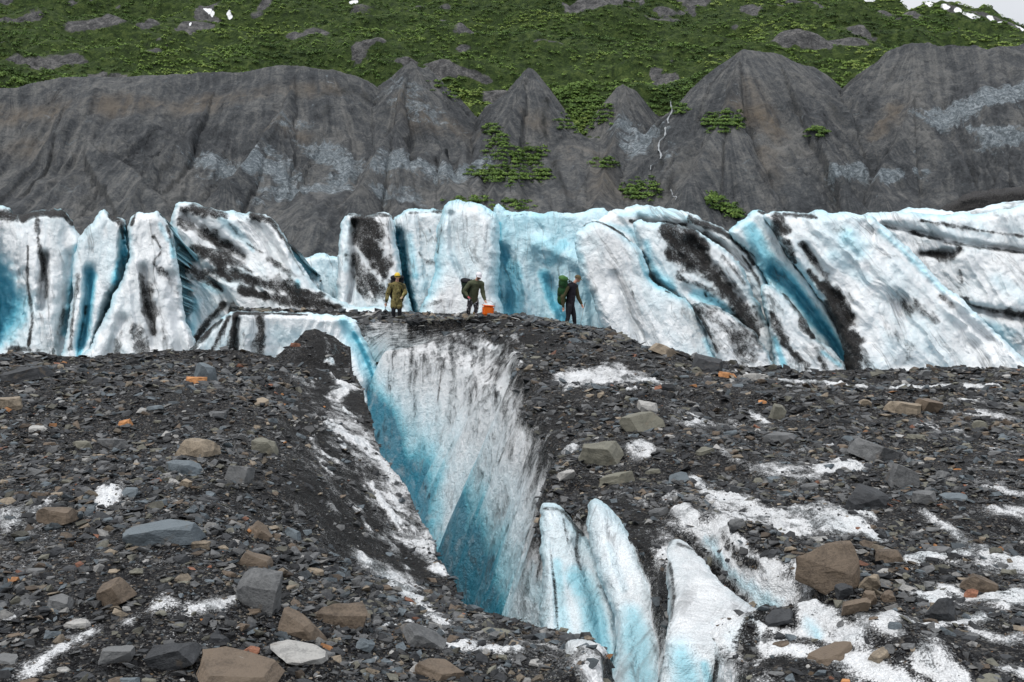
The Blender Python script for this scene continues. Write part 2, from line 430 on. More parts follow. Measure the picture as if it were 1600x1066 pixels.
paint(pale, MV, mpix, [([(320,245),(350,260),(400,250),(440,270)],[22,30,32,26],1.0), ([(450,300),(500,290)],30,.9), ([(500,235),(545,260),(520,290)],[24,30,26],1.0), ([(590,255),(650,245),(700,265),(755,245)],[30,26,28,18],.95), ([(600,300),(640,305)],26,.8),
    ([(440,185),(480,190)],22,.6), ([(620,120),(640,160),(680,180)],24,.55), ([(1300,262),(1340,262),(1380,272),(1410,268)],[12,20,20,12],1.3), ([(1430,262),(1450,265)],7,1.1), ([(1470,185),(1510,165),(1560,150),(1600,140)],[26,20,18,24],1.2), ([(1520,200),(1560,210),(1620,215)],[16,24,24],1.2), ([(1540,230)],8,1.0),
    ([(985,190),(1010,215),(1000,235)],[26,28,20],.85), ([(1045,220),(1040,240)],10,.6), ([(980,170)],12,.5), ([(1430,235)],6,.7), ([(370,310),(420,305)],9,.5)], mw)
tan = np.zeros(len(MV), np.float32)
paint(tan, MV, mpix, [([(-100,175),(0,172),(200,160),(350,150),(520,140)],[18,22,20,18,14],.75), ([(20,225),(50,230)],18,.5), ([(1160,170),(1200,180),(1215,205)],[28,30,16],1.0), ([(1170,130),(1180,150)],22,.5), ([(1190,230),(1200,270)],18,.5), ([(1380,190),(1400,160)],18,.8), ([(630,140),(650,180),(700,190)],[20,26,24],.6), ([(740,170)],20,.5), ([(820,180),(850,190)],16,.6), ([(900,230),(930,240),(945,290)],22,.6),([(890,300)],15,.5), ([(420,190),(480,210)],16,.6), ([(1100,250)],20,.3)], mw)
snowm = np.zeros(len(MV), np.float32)
dark = np.zeros(len(MV), np.float32)
paint(dark, MV, mpix, [([(856,150),(853,190),(862,250),(880,290),(906,328)],[4,4,4,4,5],1.0), ([(1045,165),(1033,200),(1028,255),(1050,300),(1075,335)],[7,5,5,5,5],.9), ([(510,145),(560,140),(575,150)],[7,8,6],.8), ([(500,185),(515,160)],6,.6), ([(1290,150),(1310,185),(1345,230)],[10,8,6],.5), ([(1335,120),(1310,140)],[10,10],.6), ([(1400,275),(1440,310),(1470,320)],[7,8,8],.5), ([(530,330),(525,310),(560,290)],5,.6), ([(240,205)],6,.5), ([(440,320),(470,300),(480,270)],5,.5), ([(110,270),(125,290)],6,.4), ([(630,255),(632,275)],3,.7), ([(650,150),(720,160)],4,.4)], mw)

def mountain_material():
    n = NT('hillside'); p = n.pos()
    veg_, pale_, tan_, dark_, snow_ = (n.attr(a) for a in ('veg', 'pale', 'tan', 'dark', 'snow'))
    uv = n.attr('rill', 'Vector')
    st = n.noise(uv, 1.0, 6, .65); st2 = n.noise(uv, .3, 4, .6)
    big = n.noise(p, .03, 6, .6); mid = n.noise(p, .22, 6, .65, .5); fine = n.noise(p, 1.1, 4, .65)
    k = n.math('ADD', n.math('MULTIPLY', st, .34), n.math('ADD', n.math('MULTIPLY', fine, .21), n.math('MULTIPLY', n.math('ADD', big, mid), .3)))
    grey = n.ramp(k, [(.43, (.021, .0225, .0255)), (.55, (.062, .067, .072)), (.66, (.145, .145, .141))])
    t = n.math('MULTIPLY', tan_, n.rng(n.math('ADD', st2, n.math('MULTIPLY', mid, .6)), .6, 1.0))
    c = n.mix(t, grey, (.138, .116, .092))
    speck = n.rng(fine, .62, .75); c = n.mix(n.math('MULTIPLY', speck, .25), c, (.05, .05, .05))
    warp = n.noise(n.map(p, (.11, .11, .15), (0, .35, 0)), 1.0, 8, .75, 1.2)
    pm = n.math('ADD', pale_, n.math('MULTIPLY', n.math('SUBTRACT', warp, .5), 3.4))
    pc = n.ramp(n.noise(n.map(p, (.30, .30, .42), (.1, .4, 0)), 1.0, 8, .75, 1.8), [(.35, (.055, .065, .072)), (.5, (.15, .18, .20)), (.64, (.35, .39, .42))])
    c = n.mix(n.rng(pm, .30, .85, 0.0, .85), c, pc)
    c = n.mix(n.math('MULTIPLY', dark_, n.rng(mid, .35, .6)), c, (.022, .024, .024))
    vm = n.math('ADD', veg_, n.math('MULTIPLY', n.math('SUBTRACT', mid, .5), .8))
    g = n.ramp(n.math('ADD', n.math('MULTIPLY', mid, .6), n.math('MULTIPLY', fine, .4)), [(.36, (.008, .015, .005)), (.5, (.028, .049, .012)), (.62, (.068, .095, .026))])
    rockc = n.ramp(n.math('ADD', n.math('MULTIPLY', mid, .6), n.math('MULTIPLY', fine, .4)), [(.36, (.018, .019, .02)), (.5, (.075, .076, .078)), (.64, (.18, .175, .17))])
    up = n.rng(n.attr('upper'), .4, .6)
    c = n.mix(up, c, rockc)
    c = n.mix(n.rng(vm, .38, .55), c, g)
    c = n.mix(n.rng(snow_, .4, .6), c, (.85, .87, .9))
    h = n.math('ADD', n.math('MULTIPLY', mid, 1.6), n.math('ADD', n.math('MULTIPLY', fine, .5), n.math('MULTIPLY', st, .8)))
    return n.fin(c, .9, n.bump(h, .7, 2.0), .15)
MAT_HILL = mountain_material()
for pts, r in [([(325,15),(335,16)], 3.5), ([(356,19),(357,23)], 3), ([(297,36)], 2), ([(548,2),(556,0)], 4), ([(1355,-2),(1364,0)], 3),
               ([(1450,2),(1458,8)], 4), ([(1472,8),(1480,12)], 4), ([(1496,12),(1512,17),(1528,22)], 4.5), ([(1548,26),(1562,30)], 4), ([(1590,34),(1615,40)], 3)]:
    paint(snowm, MV, mpix, [(pts, r, 1.3)], mw * .5)
me = np_mesh('hillside', MV, grid_faces(NRm, NCm), dict(veg=veg, pale=pale, tan=tan, dark=dark, snow=snowm,
    upper=(~ismor) * sstep(495, 525, MV[:, 1] + mw * 10), rill=np.stack([along * .22, mdist * .012, along * 0], -1)))
hill = tag(obj('mountain', me, MAT_HILL), kind='structure')

# ---- vegetation
def leaf_clump(nl, rs):
    th = rs.uniform(0, 2 * np.pi, nl); u = rs.uniform(0.02, 1, nl); r = rs.uniform(.55, 1.0, nl)
    s = np.sqrt(1 - u * u)
    c = np.stack([s * np.cos(th) * r, s * np.sin(th) * r, u * r * .75], 1)
    nn = c / np.linalg.norm(c, axis=1)[:, None] + rs.normal(size=(nl, 3)) * .35 + np.array([0, 0, .3])
    a = np.cross(nn, rs.normal(size=(nl, 3))); a /= np.linalg.norm(a, axis=1)[:, None]
    b = np.cross(a, nn); b /= np.linalg.norm(b, axis=1)[:, None] + 1e-6
    sz = rs.uniform(.13, .30, nl)[:, None]
    q = np.stack([c - a * sz, c + b * sz * .7, c + a * sz, c - b * sz * .7], 1)
    return q.reshape(-1, 3).astype(np.float32)
CL = [leaf_clump(36, np.random.default_rng(100 + i)) for i in range(8)]
def leaf_mesh(name, pos, size, tint):
    V = []; C = []
    for k in range(8):
        m = np.arange(len(pos)) % 8 == k
        if not m.any(): continue
        sz = size[m]
        v = CL[k][None] * np.stack([sz, sz, sz * .85], -1)[:, None] + pos[m][:, None]
        t = np.clip(tint[m][:, None] + RNG.normal(0, .07, (m.sum(), 36)), 0, 1)
        V.append(v.reshape(-1, 3)); C.append(np.repeat(t.ravel(), 4))
    V = np.concatenate(V); C = np.concatenate(C)
    return np_mesh(name, V, np.arange(len(V)).reshape(-1, 4), dict(tint=C), smooth=False)
def leaf_material(name):
    n = NT(name); t = n.attr('tint')
    c = n.ramp(t, [(0, (.024, .050, .013)), (.35, (.070, .128, .026)), (.7, (.128, .205, .042)), (1, (.20, .265, .064))])
    return n.fin(c, .7, None, .2)
MAT_LEAF = leaf_material('alder_leaves')
vis = (vpx > -250) & (vpx < 1850) & (vpy > -60) & (vpy < 230) & (veg + mw * .25 > .5)
cand = np.nonzero(vis)[0]
wgt = MV[cand, 1] ** 1.0
cl = fbm(MV[cand, 0] * .035 + MV[cand, 1] * .02, MV[cand, 1] * .06, 0, 4, 91)
wgt = wgt * np.clip(.6 + .8 * cl, .22, 1.4)
sel = RNG.choice(cand, 38000, replace=False, p=wgt / wgt.sum())
posb = MV[sel] + RNG.normal(0, .5, (len(sel), 3)) * np.array([1, 1, 0])
tn = np.clip(.46 + fbm(posb[:, 0] * .016 + posb[:, 1] * .012, posb[:, 1] * .05, 0, 5, 93) * .75 + RNG.normal(0, .08, len(sel)), 0, 1)
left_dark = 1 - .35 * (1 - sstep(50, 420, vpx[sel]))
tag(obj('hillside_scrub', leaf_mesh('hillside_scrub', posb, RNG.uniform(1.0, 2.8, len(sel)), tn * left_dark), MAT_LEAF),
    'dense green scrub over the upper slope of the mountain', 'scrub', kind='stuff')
THICK = [
    ([(770,200,11,8),(778,218,14,8),(805,240,46,14),(830,245,20,14),(800,272,58,13),(760,268,25,10),(850,270,8,8)], 'largest green thicket, halfway down the grey slope above the hikers'),
    ([(1130,187,28,16),(1112,192,12,8),(1150,190,12,8)], 'rounded green thicket high on the pointed grey moraine cone'),
    ([(1005,295,30,15),(985,298,14,8)], 'green thicket low on the slope, left of the waterfall gully foot'),
    ([(1282,205,20,7)], 'small flat green bush on the right flank of the moraine cone'),
    ([(948,253,19,7)], 'small ragged bush on the brown slope beside the waterfall gully'),
    ([(1115,310,12,8),(1130,322,18,8),(1150,332,14,7)], 'straggling green thicket trailing down to the ice on the right'),
    ([(735,312,30,6),(800,318,28,8)], 'low green bushes along the slope foot just above the white ice wall'),
    ([(905,150,32,10),(918,170,40,14),(900,192,28,12),(930,185,22,10)], 'big green thicket hanging below the scrub line, left of the waterfall'),
    ([(1062,168,12,7),(1040,140,20,6)], 'green bushes at the top of the waterfall gully'),
    ([(700,130,22,7),(715,145,14,7)], 'green bushes in the hollow between two grey rock buttresses'),
]
for ell, lab in THICK:
    pts = []
    for cx, cy, rx, ry in ell:
        for _ in range(max(44, int(rx * ry * .22))):
            a = random.uniform(0, 6.283); r = math.sqrt(random.random()) * (1 + random.gauss(0, .22))
            q = mpix.at(cx + rx * r * math.cos(a), cy + ry * r * math.sin(a))
            if q is not None: pts.append(q)
    pts = np.array(pts) + RNG.normal(0, .6, (len(pts), 3)) * np.array([1, 1, .3])
    t = np.clip(.45 + RNG.normal(0, .15, len(pts)), 0, 1)
    tag(obj('shrub_thicket', leaf_mesh('shrub_thicket', pts, RNG.uniform(1.1, 2.3, len(pts)), t), MAT_LEAF), lab, 'shrub', 'shrub thickets on the bare slope')
# ---- waterfalls
nw = NT('white_water'); wn = nw.noise(nw.map(nw.pos(), (2, 2, .5)), 1.0, 5, .6)
MAT_WATER = nw.fin(nw.ramp(wn, [(.35, (.12, .14, .15)), (.6, (.34, .36, .38))]), .3, nw.bump(wn, .5, .4), .5)
for pts, wd in [([(1050,158),(1047,172),(1044,190)], 1.0), ([(1037,198),(1034,215),(1031,232),(1030,246)], 1.1), ([(1024,250),(1018,262)], .7), ([(1049,296),(1051,304),(1054,312)], .6)]:
    q = np.array([mpix.at(x, y) for x, y in smooth_poly(pts, 6, False)]); q[1:-1] = (q[:-2] + q[1:-1] * 2 + q[2:]) / 4; q[1:-1] = (q[:-2] + q[1:-1] * 2 + q[2:]) / 4
    V = []; 
    for i, a in enumerate(q):
        wv = wd * .36 * (1 + .45 * math.sin(i * 2.1)); V += [a + np.array([-wv, -.5, .35]), a + np.array([0, -.9, .6]), a + np.array([wv, -.5, .35])]
    tag(obj('waterfall', np_mesh('waterfall', np.array(V), grid_faces(len(q), 3)), MAT_WATER), kind='structure')
# ------------------------------------------------------------------ the debris-covered glacier surface with its crevasse
CTRL = [ # (px, py, distance)
 (-400,1066,5.2),(0,1066,5.2),(300,1066,5.3),(600,1066,5.7),(850,1066,6.1),(-400,850,7.6),(0,850,7.6),(250,850,7.6),(430,900,7.5),(600,970,7.3),(700,975,7.7),(800,985,7.7),(940,1035,6.7),
 (-400,680,12),(0,680,12),(200,680,12.2),(400,680,12.5),(470,750,11),(560,850,10.2),(650,930,9.2),(-400,570,19.5),(0,572,19.5),(200,562,20.5),(350,566,20.5),(430,570,21),(470,545,22.8),(495,521,23.5),(540,572,23),(530,640,18.6),(590,720,15.3),(645,800,13.0),(690,880,10.8),(430,640,15.5),
 (300,500,33),(450,489,37),(450,499,33),(600,498,34),(600,488,38),(560,503,33),(700,500,33),(760,495,33.2),(800,491.5,33.5),(850,499,33.5),(900,508,33),(750,491,36),(890,508,35.5),(1000,541,29),(1100,572,26),(1230,590,24.5),(1400,598,24.5),(1600,586,26),(2000,580,26),
 (830,585,23.5),(900,595,23),(1000,600,21.5),(1200,640,18),(1400,650,17),(1600,650,17),(2000,650,17),(880,680,16),(1000,680,15.3),(1000,760,11.8),(865,760,13),(1200,760,11.5),(1400,760,11.3),(1600,760,11.2),(2000,760,11.2),
 (945,785,11),(1100,840,9.6),(1300,880,8.6),(1600,880,8.4),(2000,880,8.4),(1150,1000,7.2),(1350,990,6.9),(1600,1066,5.8),(1250,1066,6.0),(1050,1050,6.5),(2000,1066,5.8),
 (0,2500,1.7),(800,2500,1.8),(1600,2500,1.8),(-600,2500,1.7),(2200,2500,1.8),(780,545,28.5),(720,545,30)]
cpt = np.array([P(a, b, y) for a, b, y in CTRL])
def warp_xy(X, Y): return np.stack([X / Y * 1.6, np.log(Y)], -1)
cw = warp_xy(cpt[:, 0], cpt[:, 1]); Nc = len(cw)
def tps(r2): return np.where(r2 > 1e-12, .5 * r2 * np.log(r2 + 1e-12), 0)
K = tps(((cw[:, None] - cw[None])**2).sum(-1)) + np.eye(Nc) * 2e-4
A = np.block([[K, np.c_[np.ones(Nc), cw]], [np.c_[np.ones(Nc), cw].T, np.zeros((3, 3))]])
# heights are solved as sight-line slopes so that the fit is equally tight near and far
sol = np.linalg.solve(A, np.r_[cpt[:, 2] / cpt[:, 1], 0, 0, 0])
def zbase(X, Y):
    q = warp_xy(X, np.clip(Y, 1.6, 45)).reshape(-1, 2); out = np.zeros(len(q))
    for s in range(0, len(q), 60000):
        qq = q[s:s+60000]
        out[s:s+60000] = tps(((qq[:, None] - cw[None])**2).sum(-1)) @ sol[:Nc] + sol[Nc] + qq @ sol[Nc+1:]
    return out.reshape(X.shape) * np.clip(Y, 1.6, 45)

XL_ = [(4,.55),(6.2,.60),(7.0,.66),(7.4,.58),(7.8,.36),(8.2,.02),(8.6,-.36),(9.2,-.50),(9.8,-.60),(10.8,-.77),(13,-1.26),(15.4,-2.05),(18.9,-2.74),(21.5,-3.3),(24,-3.95),(26,-6)]
XR_ = [(4,1.55),(6.5,1.50),(7.2,1.42),(8,1.46),(8.6,1.44),(9.2,1.39),(9.8,1.25),(10.6,1.0),(11.3,.60),(12,.42),(13,.46),(14.5,.62),(16,.76),(18,.68),(20,.62),(22,.50),(24,.30),(27,-.25),(29,-.75),(30.5,-1.4),(31.5,-2.2),(32.4,-3.2),(33.2,-4.3)]
X2_ = [(4,1.0),(13,.2)]
def ground_z(X, Y, rough=True):
    X = np.asarray(X, float); Y = np.asarray(Y, float)
    zb = zbase(X, Y)
    px = 800 + F * X / (Y * CP + .28)
    # lower ice behind the mound and beyond the crests
    ycrest = lin(px, [(-500,20.5),(0,20.5),(200,21.5),(430,22.2),(480,24),(520,24.3),(600,24.5)])
    T = sstep(0, 1.6, Y - ycrest) * (1 - sstep(32.7, 33.1, Y) * sstep(335, 372, px))
    xb = lin(Y, [(20,-3.6),(24,-4.2),(26,-5.0),(30,-5.5),(33,-5.7)]) + .25 * vnoise(Y * 1.3, X * 0, 7.0, 28)
    T = T * (1 - sstep(xb - .5, xb + .25, X))
    ybk = lin(px, [(280,41),(860,40),(900,37.5),(930,35.5),(1000,31),(1100,28),(1230,26.6),(1400,27),(1600,29),(2000,29)])
    B = sstep(0, 2.5, Y - ybk) * sstep(262, 285, px)
    z = zb.copy()
    # groove through the snow right of the crevasse, and the hump in front of it
    def ridge(pts, w, h):
        nonlocal z
        q = np.array([P(a, b, y)[:2] for a, b, y in pts]); Q = np.stack([X.ravel(), Y.ravel()], 1).astype(np.float32)
        m = ((Q > q.min(0) - 3 * w) & (Q < q.max(0) + 3 * w)).all(1)
        if m.any():
            d, _ = seg_dist(Q[m], q)
            zz = z.ravel(); zz[m] += h * np.exp(-(d / w)**2); z = zz.reshape(X.shape)
    ridge([(1098,842,9.6),(1130,890,8.9),(1190,935,8.2),(1260,975,7.6),(1330,990,7.3)], .16, -.38)
    ridge([(1065,760,11.3),(1090,820,10),(1140,880,9),(1190,915,8.5)], .22, .12)
    ridge([(1150,835,9.8),(1230,910,8.6),(1300,950,8)], .28, .16)
    ridge([(1170,985,7.1),(1260,990,7.0),(1360,1020,6.6),(1440,1070,6.1)], .30, .20)
    ridge([(925,1010,6.6),(905,1060,6.1)], .16, .15)
    ridge([(890,705,14.6),(870,760,13)], .35, .10)
    z = z - .13 * sstep(28, 31, Y)
    r1 = fbm(X * .35, Y * .35, 0, 4, 11) * .22 + fbm(X * 1.4, Y * 1.4, 0, 4, 12) * .07
    amp = np.clip(Y / 16, .45, 1.3)
    z = z + r1 * amp * .8 * (1 - .7 * sstep(30, 32, Y))
    zc = z.copy()
    deep = np.where(Y > 24, -6.6 - 4.0 * sstep(-11, -8, X), -6.6); z = z + T * (deep - z)
    z = z + B * (-7.2 - z)
    # crevasse
    jag = vnoise(Y * 1.1, X * 0 , 3.0, 21) * .16 + vnoise(Y * 3.1, z * 0, 1.0, 22) * .07 + vnoise(Y * 7, z * 0, 1.0, 23) * .03
    far = sstep(10, 20, Y)
    xl = lin(Y, XL_) + vnoise(Y * 1.7, 0 * Y, 5.0, 24) * .05
    xr = lin(Y, XR_) + (vnoise(Y * .55, X * 0, 3.0, 21) * .3 * far + jag * (.35 - .15 * far))
    x2 = np.maximum(lin(Y, X2_), xr) + jag * .2
    d = np.clip(xr - X, 0, None)
    slope = lin(Y, [(5,4.5),(9,4.2),(11,3.2),(13,2.7),(16,2.7),(22,2.7),(27,2.6),(33,2.4)])
    soft = lin(Y, [(5,.05),(12,.10),(20,.18),(33,.25)])
    wall = slope * (np.sqrt(d * d + soft**2) - soft)
    # flutes and bulges on the wall
    fl = (fbm(Y * 1.3, X * .25, 0, 4, 25) * .35 + np.abs(vnoise(Y * 2.3, X * .4, 2, 26)) * .30) * np.clip(d, 0, 1.5)
    step = .85 * (1 - sstep(0, 1, (X - xr) / np.maximum(x2 - xr, 1e-3))) * (x2 - xr > .04) * np.clip((x2 - xr) / .3, 0, 1)
    zin = np.maximum(zc - step - wall - fl, -10.5 + .25 * fbm(X, Y, 0, 3, 27))
    left = sstep(0, .22, X - xl)
    near = sstep(3.0, 4.5, Y) * (1 - sstep(33.0, 34.0, Y))
    inside = (X < x2 + .02) * left * near
    z = np.where(Y < 24.8, z + inside * (np.minimum(z, zin) - z), np.where((X < x2) & (Y < 34), np.minimum(z, zin), z))
    z = np.where(Y > 46, z + sstep(46, 70, Y) * (-8.5 - z), z)
    return z, T, B, np.clip((X - xl) / np.maximum(xr - xl, .3), 0, 1.2) * near, zc - z

NCg = 1400
gpx = np.linspace(-420, 2020, NCg)
gY = np.unique(np.concatenate([np.geomspace(1.7, 5, 50), np.geomspace(5, 45, 1000), np.arange(31, 35, .022), np.geomspace(46, 385, 40)]).round(4))
Yg, Pg = np.meshgrid(gY, gpx, indexing='ij')
Xg = (Pg - 800) / F * Yg
Zg, Tg, Bg, Wg, Cut = ground_z(Xg, Yg)
GV = np.stack([Xg, Yg, Zg], -1)
# fine relief of the rubble
GV[..., 2] += np.where(Cut < .25, fbm(Xg * 5, Yg * 5, 0, 3, 13) * .022, 0)
GV = GV.reshape(-1, 3).astype(np.float32)
gpix = Pix(GV, 5)
gpx_, gpy_ = proj(GV)
gw = fbm(GV[:, 0] * 1.6, GV[:, 1] * 1.1, GV[:, 2] * 1.1, 5, 41)
gw = gw + .5 * fbm(GV[:, 0] * 7, GV[:, 1] * 5, GV[:, 2] * 4, 3, 45)
cut = Cut.ravel(); Tf = Tg.ravel(); wallx = Wg.ravel(); Yf = GV[:, 1]; Xf = GV[:, 0]
cover = np.ones(len(GV), np.float32) * .98
cover = np.where(cut > .12, lin(cut, [(.12, .8), (.5, .40), (1.2, .27), (3, .12)]), cover)
cover = np.where(Tf > .3, .35, cover)
mud = np.zeros(len(GV), np.float32)
open_ice = sstep(.12, .75, fbm(Xf * .55, Yf * .40, 0, 4, 46)) * np.where(cut < .12, 1, 0) * (.35 + .65 * sstep(700, 1000, gpx_) * sstep(640, 760, gpy_))
thin = sstep(-.25, .55, fbm(Xf * .9, Yf * .7, 3.0, 5, 44)) * np.where(cut < .12, 1, 0) * (.25 + .75 * sstep(860, 1050, gpx_) * sstep(640, 780, gpy_))
cover -= np.maximum(.72 * open_ice, .46 * thin) * (Tf < .3) * (1 - sstep(28, 30, Yf))
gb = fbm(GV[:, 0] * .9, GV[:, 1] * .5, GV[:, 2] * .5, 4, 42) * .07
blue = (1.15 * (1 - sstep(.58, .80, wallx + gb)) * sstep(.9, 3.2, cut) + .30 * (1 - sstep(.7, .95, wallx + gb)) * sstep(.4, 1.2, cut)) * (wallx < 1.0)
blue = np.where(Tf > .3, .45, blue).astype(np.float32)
# mud on the slope left of the crevasse
paint(mud, GV, gpix, [([(500,540),(520,620),(560,720),(600,800),(640,870)],[28,45,60,65,60],1.0), ([(470,640),(500,750),(540,850)],[40,60,60],1.0), ([(850,520),(760,520)],30,.8), ([(960,770),(1010,850),(1035,930)],[18,18,14],.9), ([(1180,985),(1200,1030)],30,.8), ([(870,650),(850,740)],25,.8)], gw, 'max', True)
# clean or snowy patches
LO = [([(545,600),(585,670),(615,740),(650,810),(690,890)],[9,15,19,19,14],.10), ([(550,650),(585,720),(625,790),(660,850)],[14,30,32,20],.36), ([(565,865),(610,900),(660,940),(690,965)],[18,36,38,22],.16), ([(520,610),(550,680)],[8,14],.45),
 ([(510,560),(540,610)],[4,7],.2), ([(165,755),(172,775)],[15,18],.05), ([(0,800),(40,800),(70,780)],[22,20,10],.25), ([(300,950),(345,940),(375,930)],[14,20,10],.10), ([(250,940)],[12],.3), ([(60,1030),(100,1005),(140,985)],[22,24,16],.22), ([(200,970)],[14],.3), ([(20,960)],[14],.35),
 ([(690,1000),(750,1005),(810,1010)],[12,20,12],.08), ([(640,975),(690,985)],[8,8],.15), ([(780,1040)],[14],.2), ([(905,1005),(925,1030),(930,1066)],[16,20,22],.05), ([(600,975),(640,965)],6,.2),
 ([(860,590),(900,588),(960,585),(1020,592)],[6,11,13,8],.06), ([(880,600),(930,600)],[7,8],.2), ([(985,695),(1000,690)],[18,16],.08), ([(880,700),(895,695)],[11,11],.15), ([(1070,655),(1095,655)],[14,15],.22), ([(1180,645),(1195,655)],[10,10],.2), ([(1220,670)],[8],.2), ([(1290,730),(1330,722)],[8,14],.12),
 ([(1010,780),(1050,770)],[12,14],.25), ([(1085,745),(1105,770)],[14,16],.12), ([(1150,800),(1190,800),(1230,830)],[18,22,22],.12), ([(1285,815),(1330,815),(1370,835)],[18,24,20],.10), ([(1360,790)],[10],.2), ([(1450,800),(1480,825),(1500,840)],[12,18,12],.15), ([(1540,855),(1570,870)],[16,16],.18),
 ([(1425,920),(1450,935),(1480,915)],[18,20,14],.12), ([(1520,980),(1580,1000),(1620,980)],[20,24,20],.22), ([(1460,1000)],[16],.3), ([(1560,1040),(1600,1050)],[14,16],.2), ([(1580,770)],[10],.25),
 ([(1045,860),(1085,900),(1120,960),(1150,1000)],[20,38,42,30],.0), ([(1130,820),(1170,870),(1220,920),(1270,960)],[12,18,22,20],.02), ([(1250,880),(1260,940),(1330,985)],[20,26,20],.08), ([(1350,960),(1400,980)],[14,12],.2),
 ([(1210,1005),(1270,1020),(1340,1030),(1400,1060)],[16,20,22,18],.05), ([(1180,978),(1250,985),(1320,1000)],[6,7,7],.05), ([(1110,1040),(1135,1066)],[14,16],.05),
 ([(1220,592),(1300,597),(1400,601),(1560,602)],[2.5,3.5,4,3.5],.1), ([(1150,578),(1220,590)],2.5,.15), ([(1480,640),(1540,648),(1620,652)],[4,6,6],.2), ([(1430,660),(1500,672)],[4,5],.25), ([(1500,620),(1600,630)],3,.3), ([(1560,700),(1600,705)],[5,6],.3), ([(1250,700),(1300,690)],5,.35), ([(1130,700),(1150,715)],8,.35),
 ([(700,545),(740,540),(800,560)],[10,14,14],.3), ([(770,535),(785,530)],[9,10],.15), ([(815,545)],[7],.2), ([(560,500),(600,505),(640,502)],[7,8,6],.3), ([(420,500),(500,502)],[2,2],.3), ([(480,478),(540,478)],[4,3],.2)]
LO = [(a, b, c * .8 + .13) for a, b, c in LO]
paint(cover, GV, gpix, LO, gw, 'lerp', True)
paint(cover, GV, gpix, [([(865,800),(920,880),(985,980),(1010,1066)],[16,38,46,56],.06), ([(850,860),(880,960)],[14,30],.12)], gw, 'lerp', False, (.5, 1.2))
# grit that stays on the ice: fringe under the crest, dark bands, tongues down the wall
HI = [([(640,502),(700,497),(760,500),(820,500),(880,520)],[7,8,14,18,12],.95), ([(760,515),(820,520),(840,560),(850,600),(865,650)],[16,26,22,14,10],.85), ([(700,520),(740,540)],[8,6],.6), ([(860,640),(845,720),(840,770)],[9,7,5],.75),
 ([(735,560),(745,660)],[3,2],.55), ([(775,560),(768,680),(765,760)],[5,4,3],.55), ([(800,590),(790,700)],[3,3],.5), ([(690,560),(680,620)],[3,2],.5), ([(820,620),(815,720)],[4,3],.5), ([(780,600),(800,640),(820,700),(840,760)],[4,3,3,3],.5),
 ([(945,775),(970,810),(1000,850),(1030,900),(1045,970),(1035,990)],[6,8,9,8,6,4],.95), ([(1000,760),(1040,800)],[16,14],.75), ([(905,830),(897,870)],[4,3],.6),([(880,790),(905,825)],[3,3],.55),
 ([(1075,800),(1085,845)],[7,5],.7), ([(1140,855),(1175,880)],[8,8],.75), ([(1170,975),(1160,1010),(1185,1045)],[8,14,16],.95), ([(1115,1035),(1110,1066)],[7,9],.9), ([(1200,985),(1260,1000),(1330,1010)],[6,5,6],.7), ([(1210,970),(1240,975)],[4,3],.6)]
paint(cover, GV, gpix, HI, gw, 'max', True)
BL = [([(1100,845),(1140,895),(1200,945),(1270,985)],[6,9,10,8],.42), ([(1045,1000),(1080,1040),(1090,1066)],[26,36,36],.32), ([(1140,1000),(1180,960)],[12,10],.15), ([(960,820),(990,900),(1000,1000),(1000,1066)],[14,20,26,26],.28), ([(900,900),(940,980),(955,1066)],[20,26,26],.42), ([(530,540),(560,590),(585,640)],[10,10,8],.5),
  ]
paint(blue, GV, gpix, BL, gw, 'max', True)
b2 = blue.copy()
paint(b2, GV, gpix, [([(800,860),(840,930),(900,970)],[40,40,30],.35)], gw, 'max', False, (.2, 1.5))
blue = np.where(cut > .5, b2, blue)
cover[(Tf > .02) & (Tf < .995) & (Yf > 31)] = .2
slot = (Tf > .02) & (gpx_ > 500) & (gpx_ < 660); blue[slot] = np.maximum(blue[slot], .8); cover[slot] = .05
# dirt slope: streaks of bare granular ice running down towards the lip
ax_ = (Xf * .80 + Yf * .28); al_ = (Xf * -.3 + Yf * .75)
stk = fbm(ax_ * 5.5 + gw * .35, al_ * .8, 0, 5, 47)
cover -= np.clip(mud, 0, 1) * (Xf < .3) * .50 * sstep(.15, .75, stk + .2 * fbm(Xf * 6, Yf * 6, 0, 3, 48))
LO2 = [([(1060,790),(1110,850),(1160,900),(1200,940)],[16,20,22,18],.14), ([(1120,770),(1160,780)],[14,16],.3), ([(1230,800),(1300,790),(1360,800)],[18,22,16],.28), ([(1420,870),(1500,860)],[14,16],.32), ([(1390,960),(1460,970),(1540,960)],[16,18,18],.25), ([(1440,1030),(1500,1050)],[18,20],.28), ([(1560,930),(1600,920)],[16,18],.3), ([(950,808),(985,870),(1008,925),(1018,1000),(1020,1066)],[5,12,16,20,24],.0), ([(1078,930),(1088,990),(1088,1066)],[26,32,36],.0)]
paint(cover, GV, gpix, LO2, gw, 'lerp', True, (.3, 1.3))
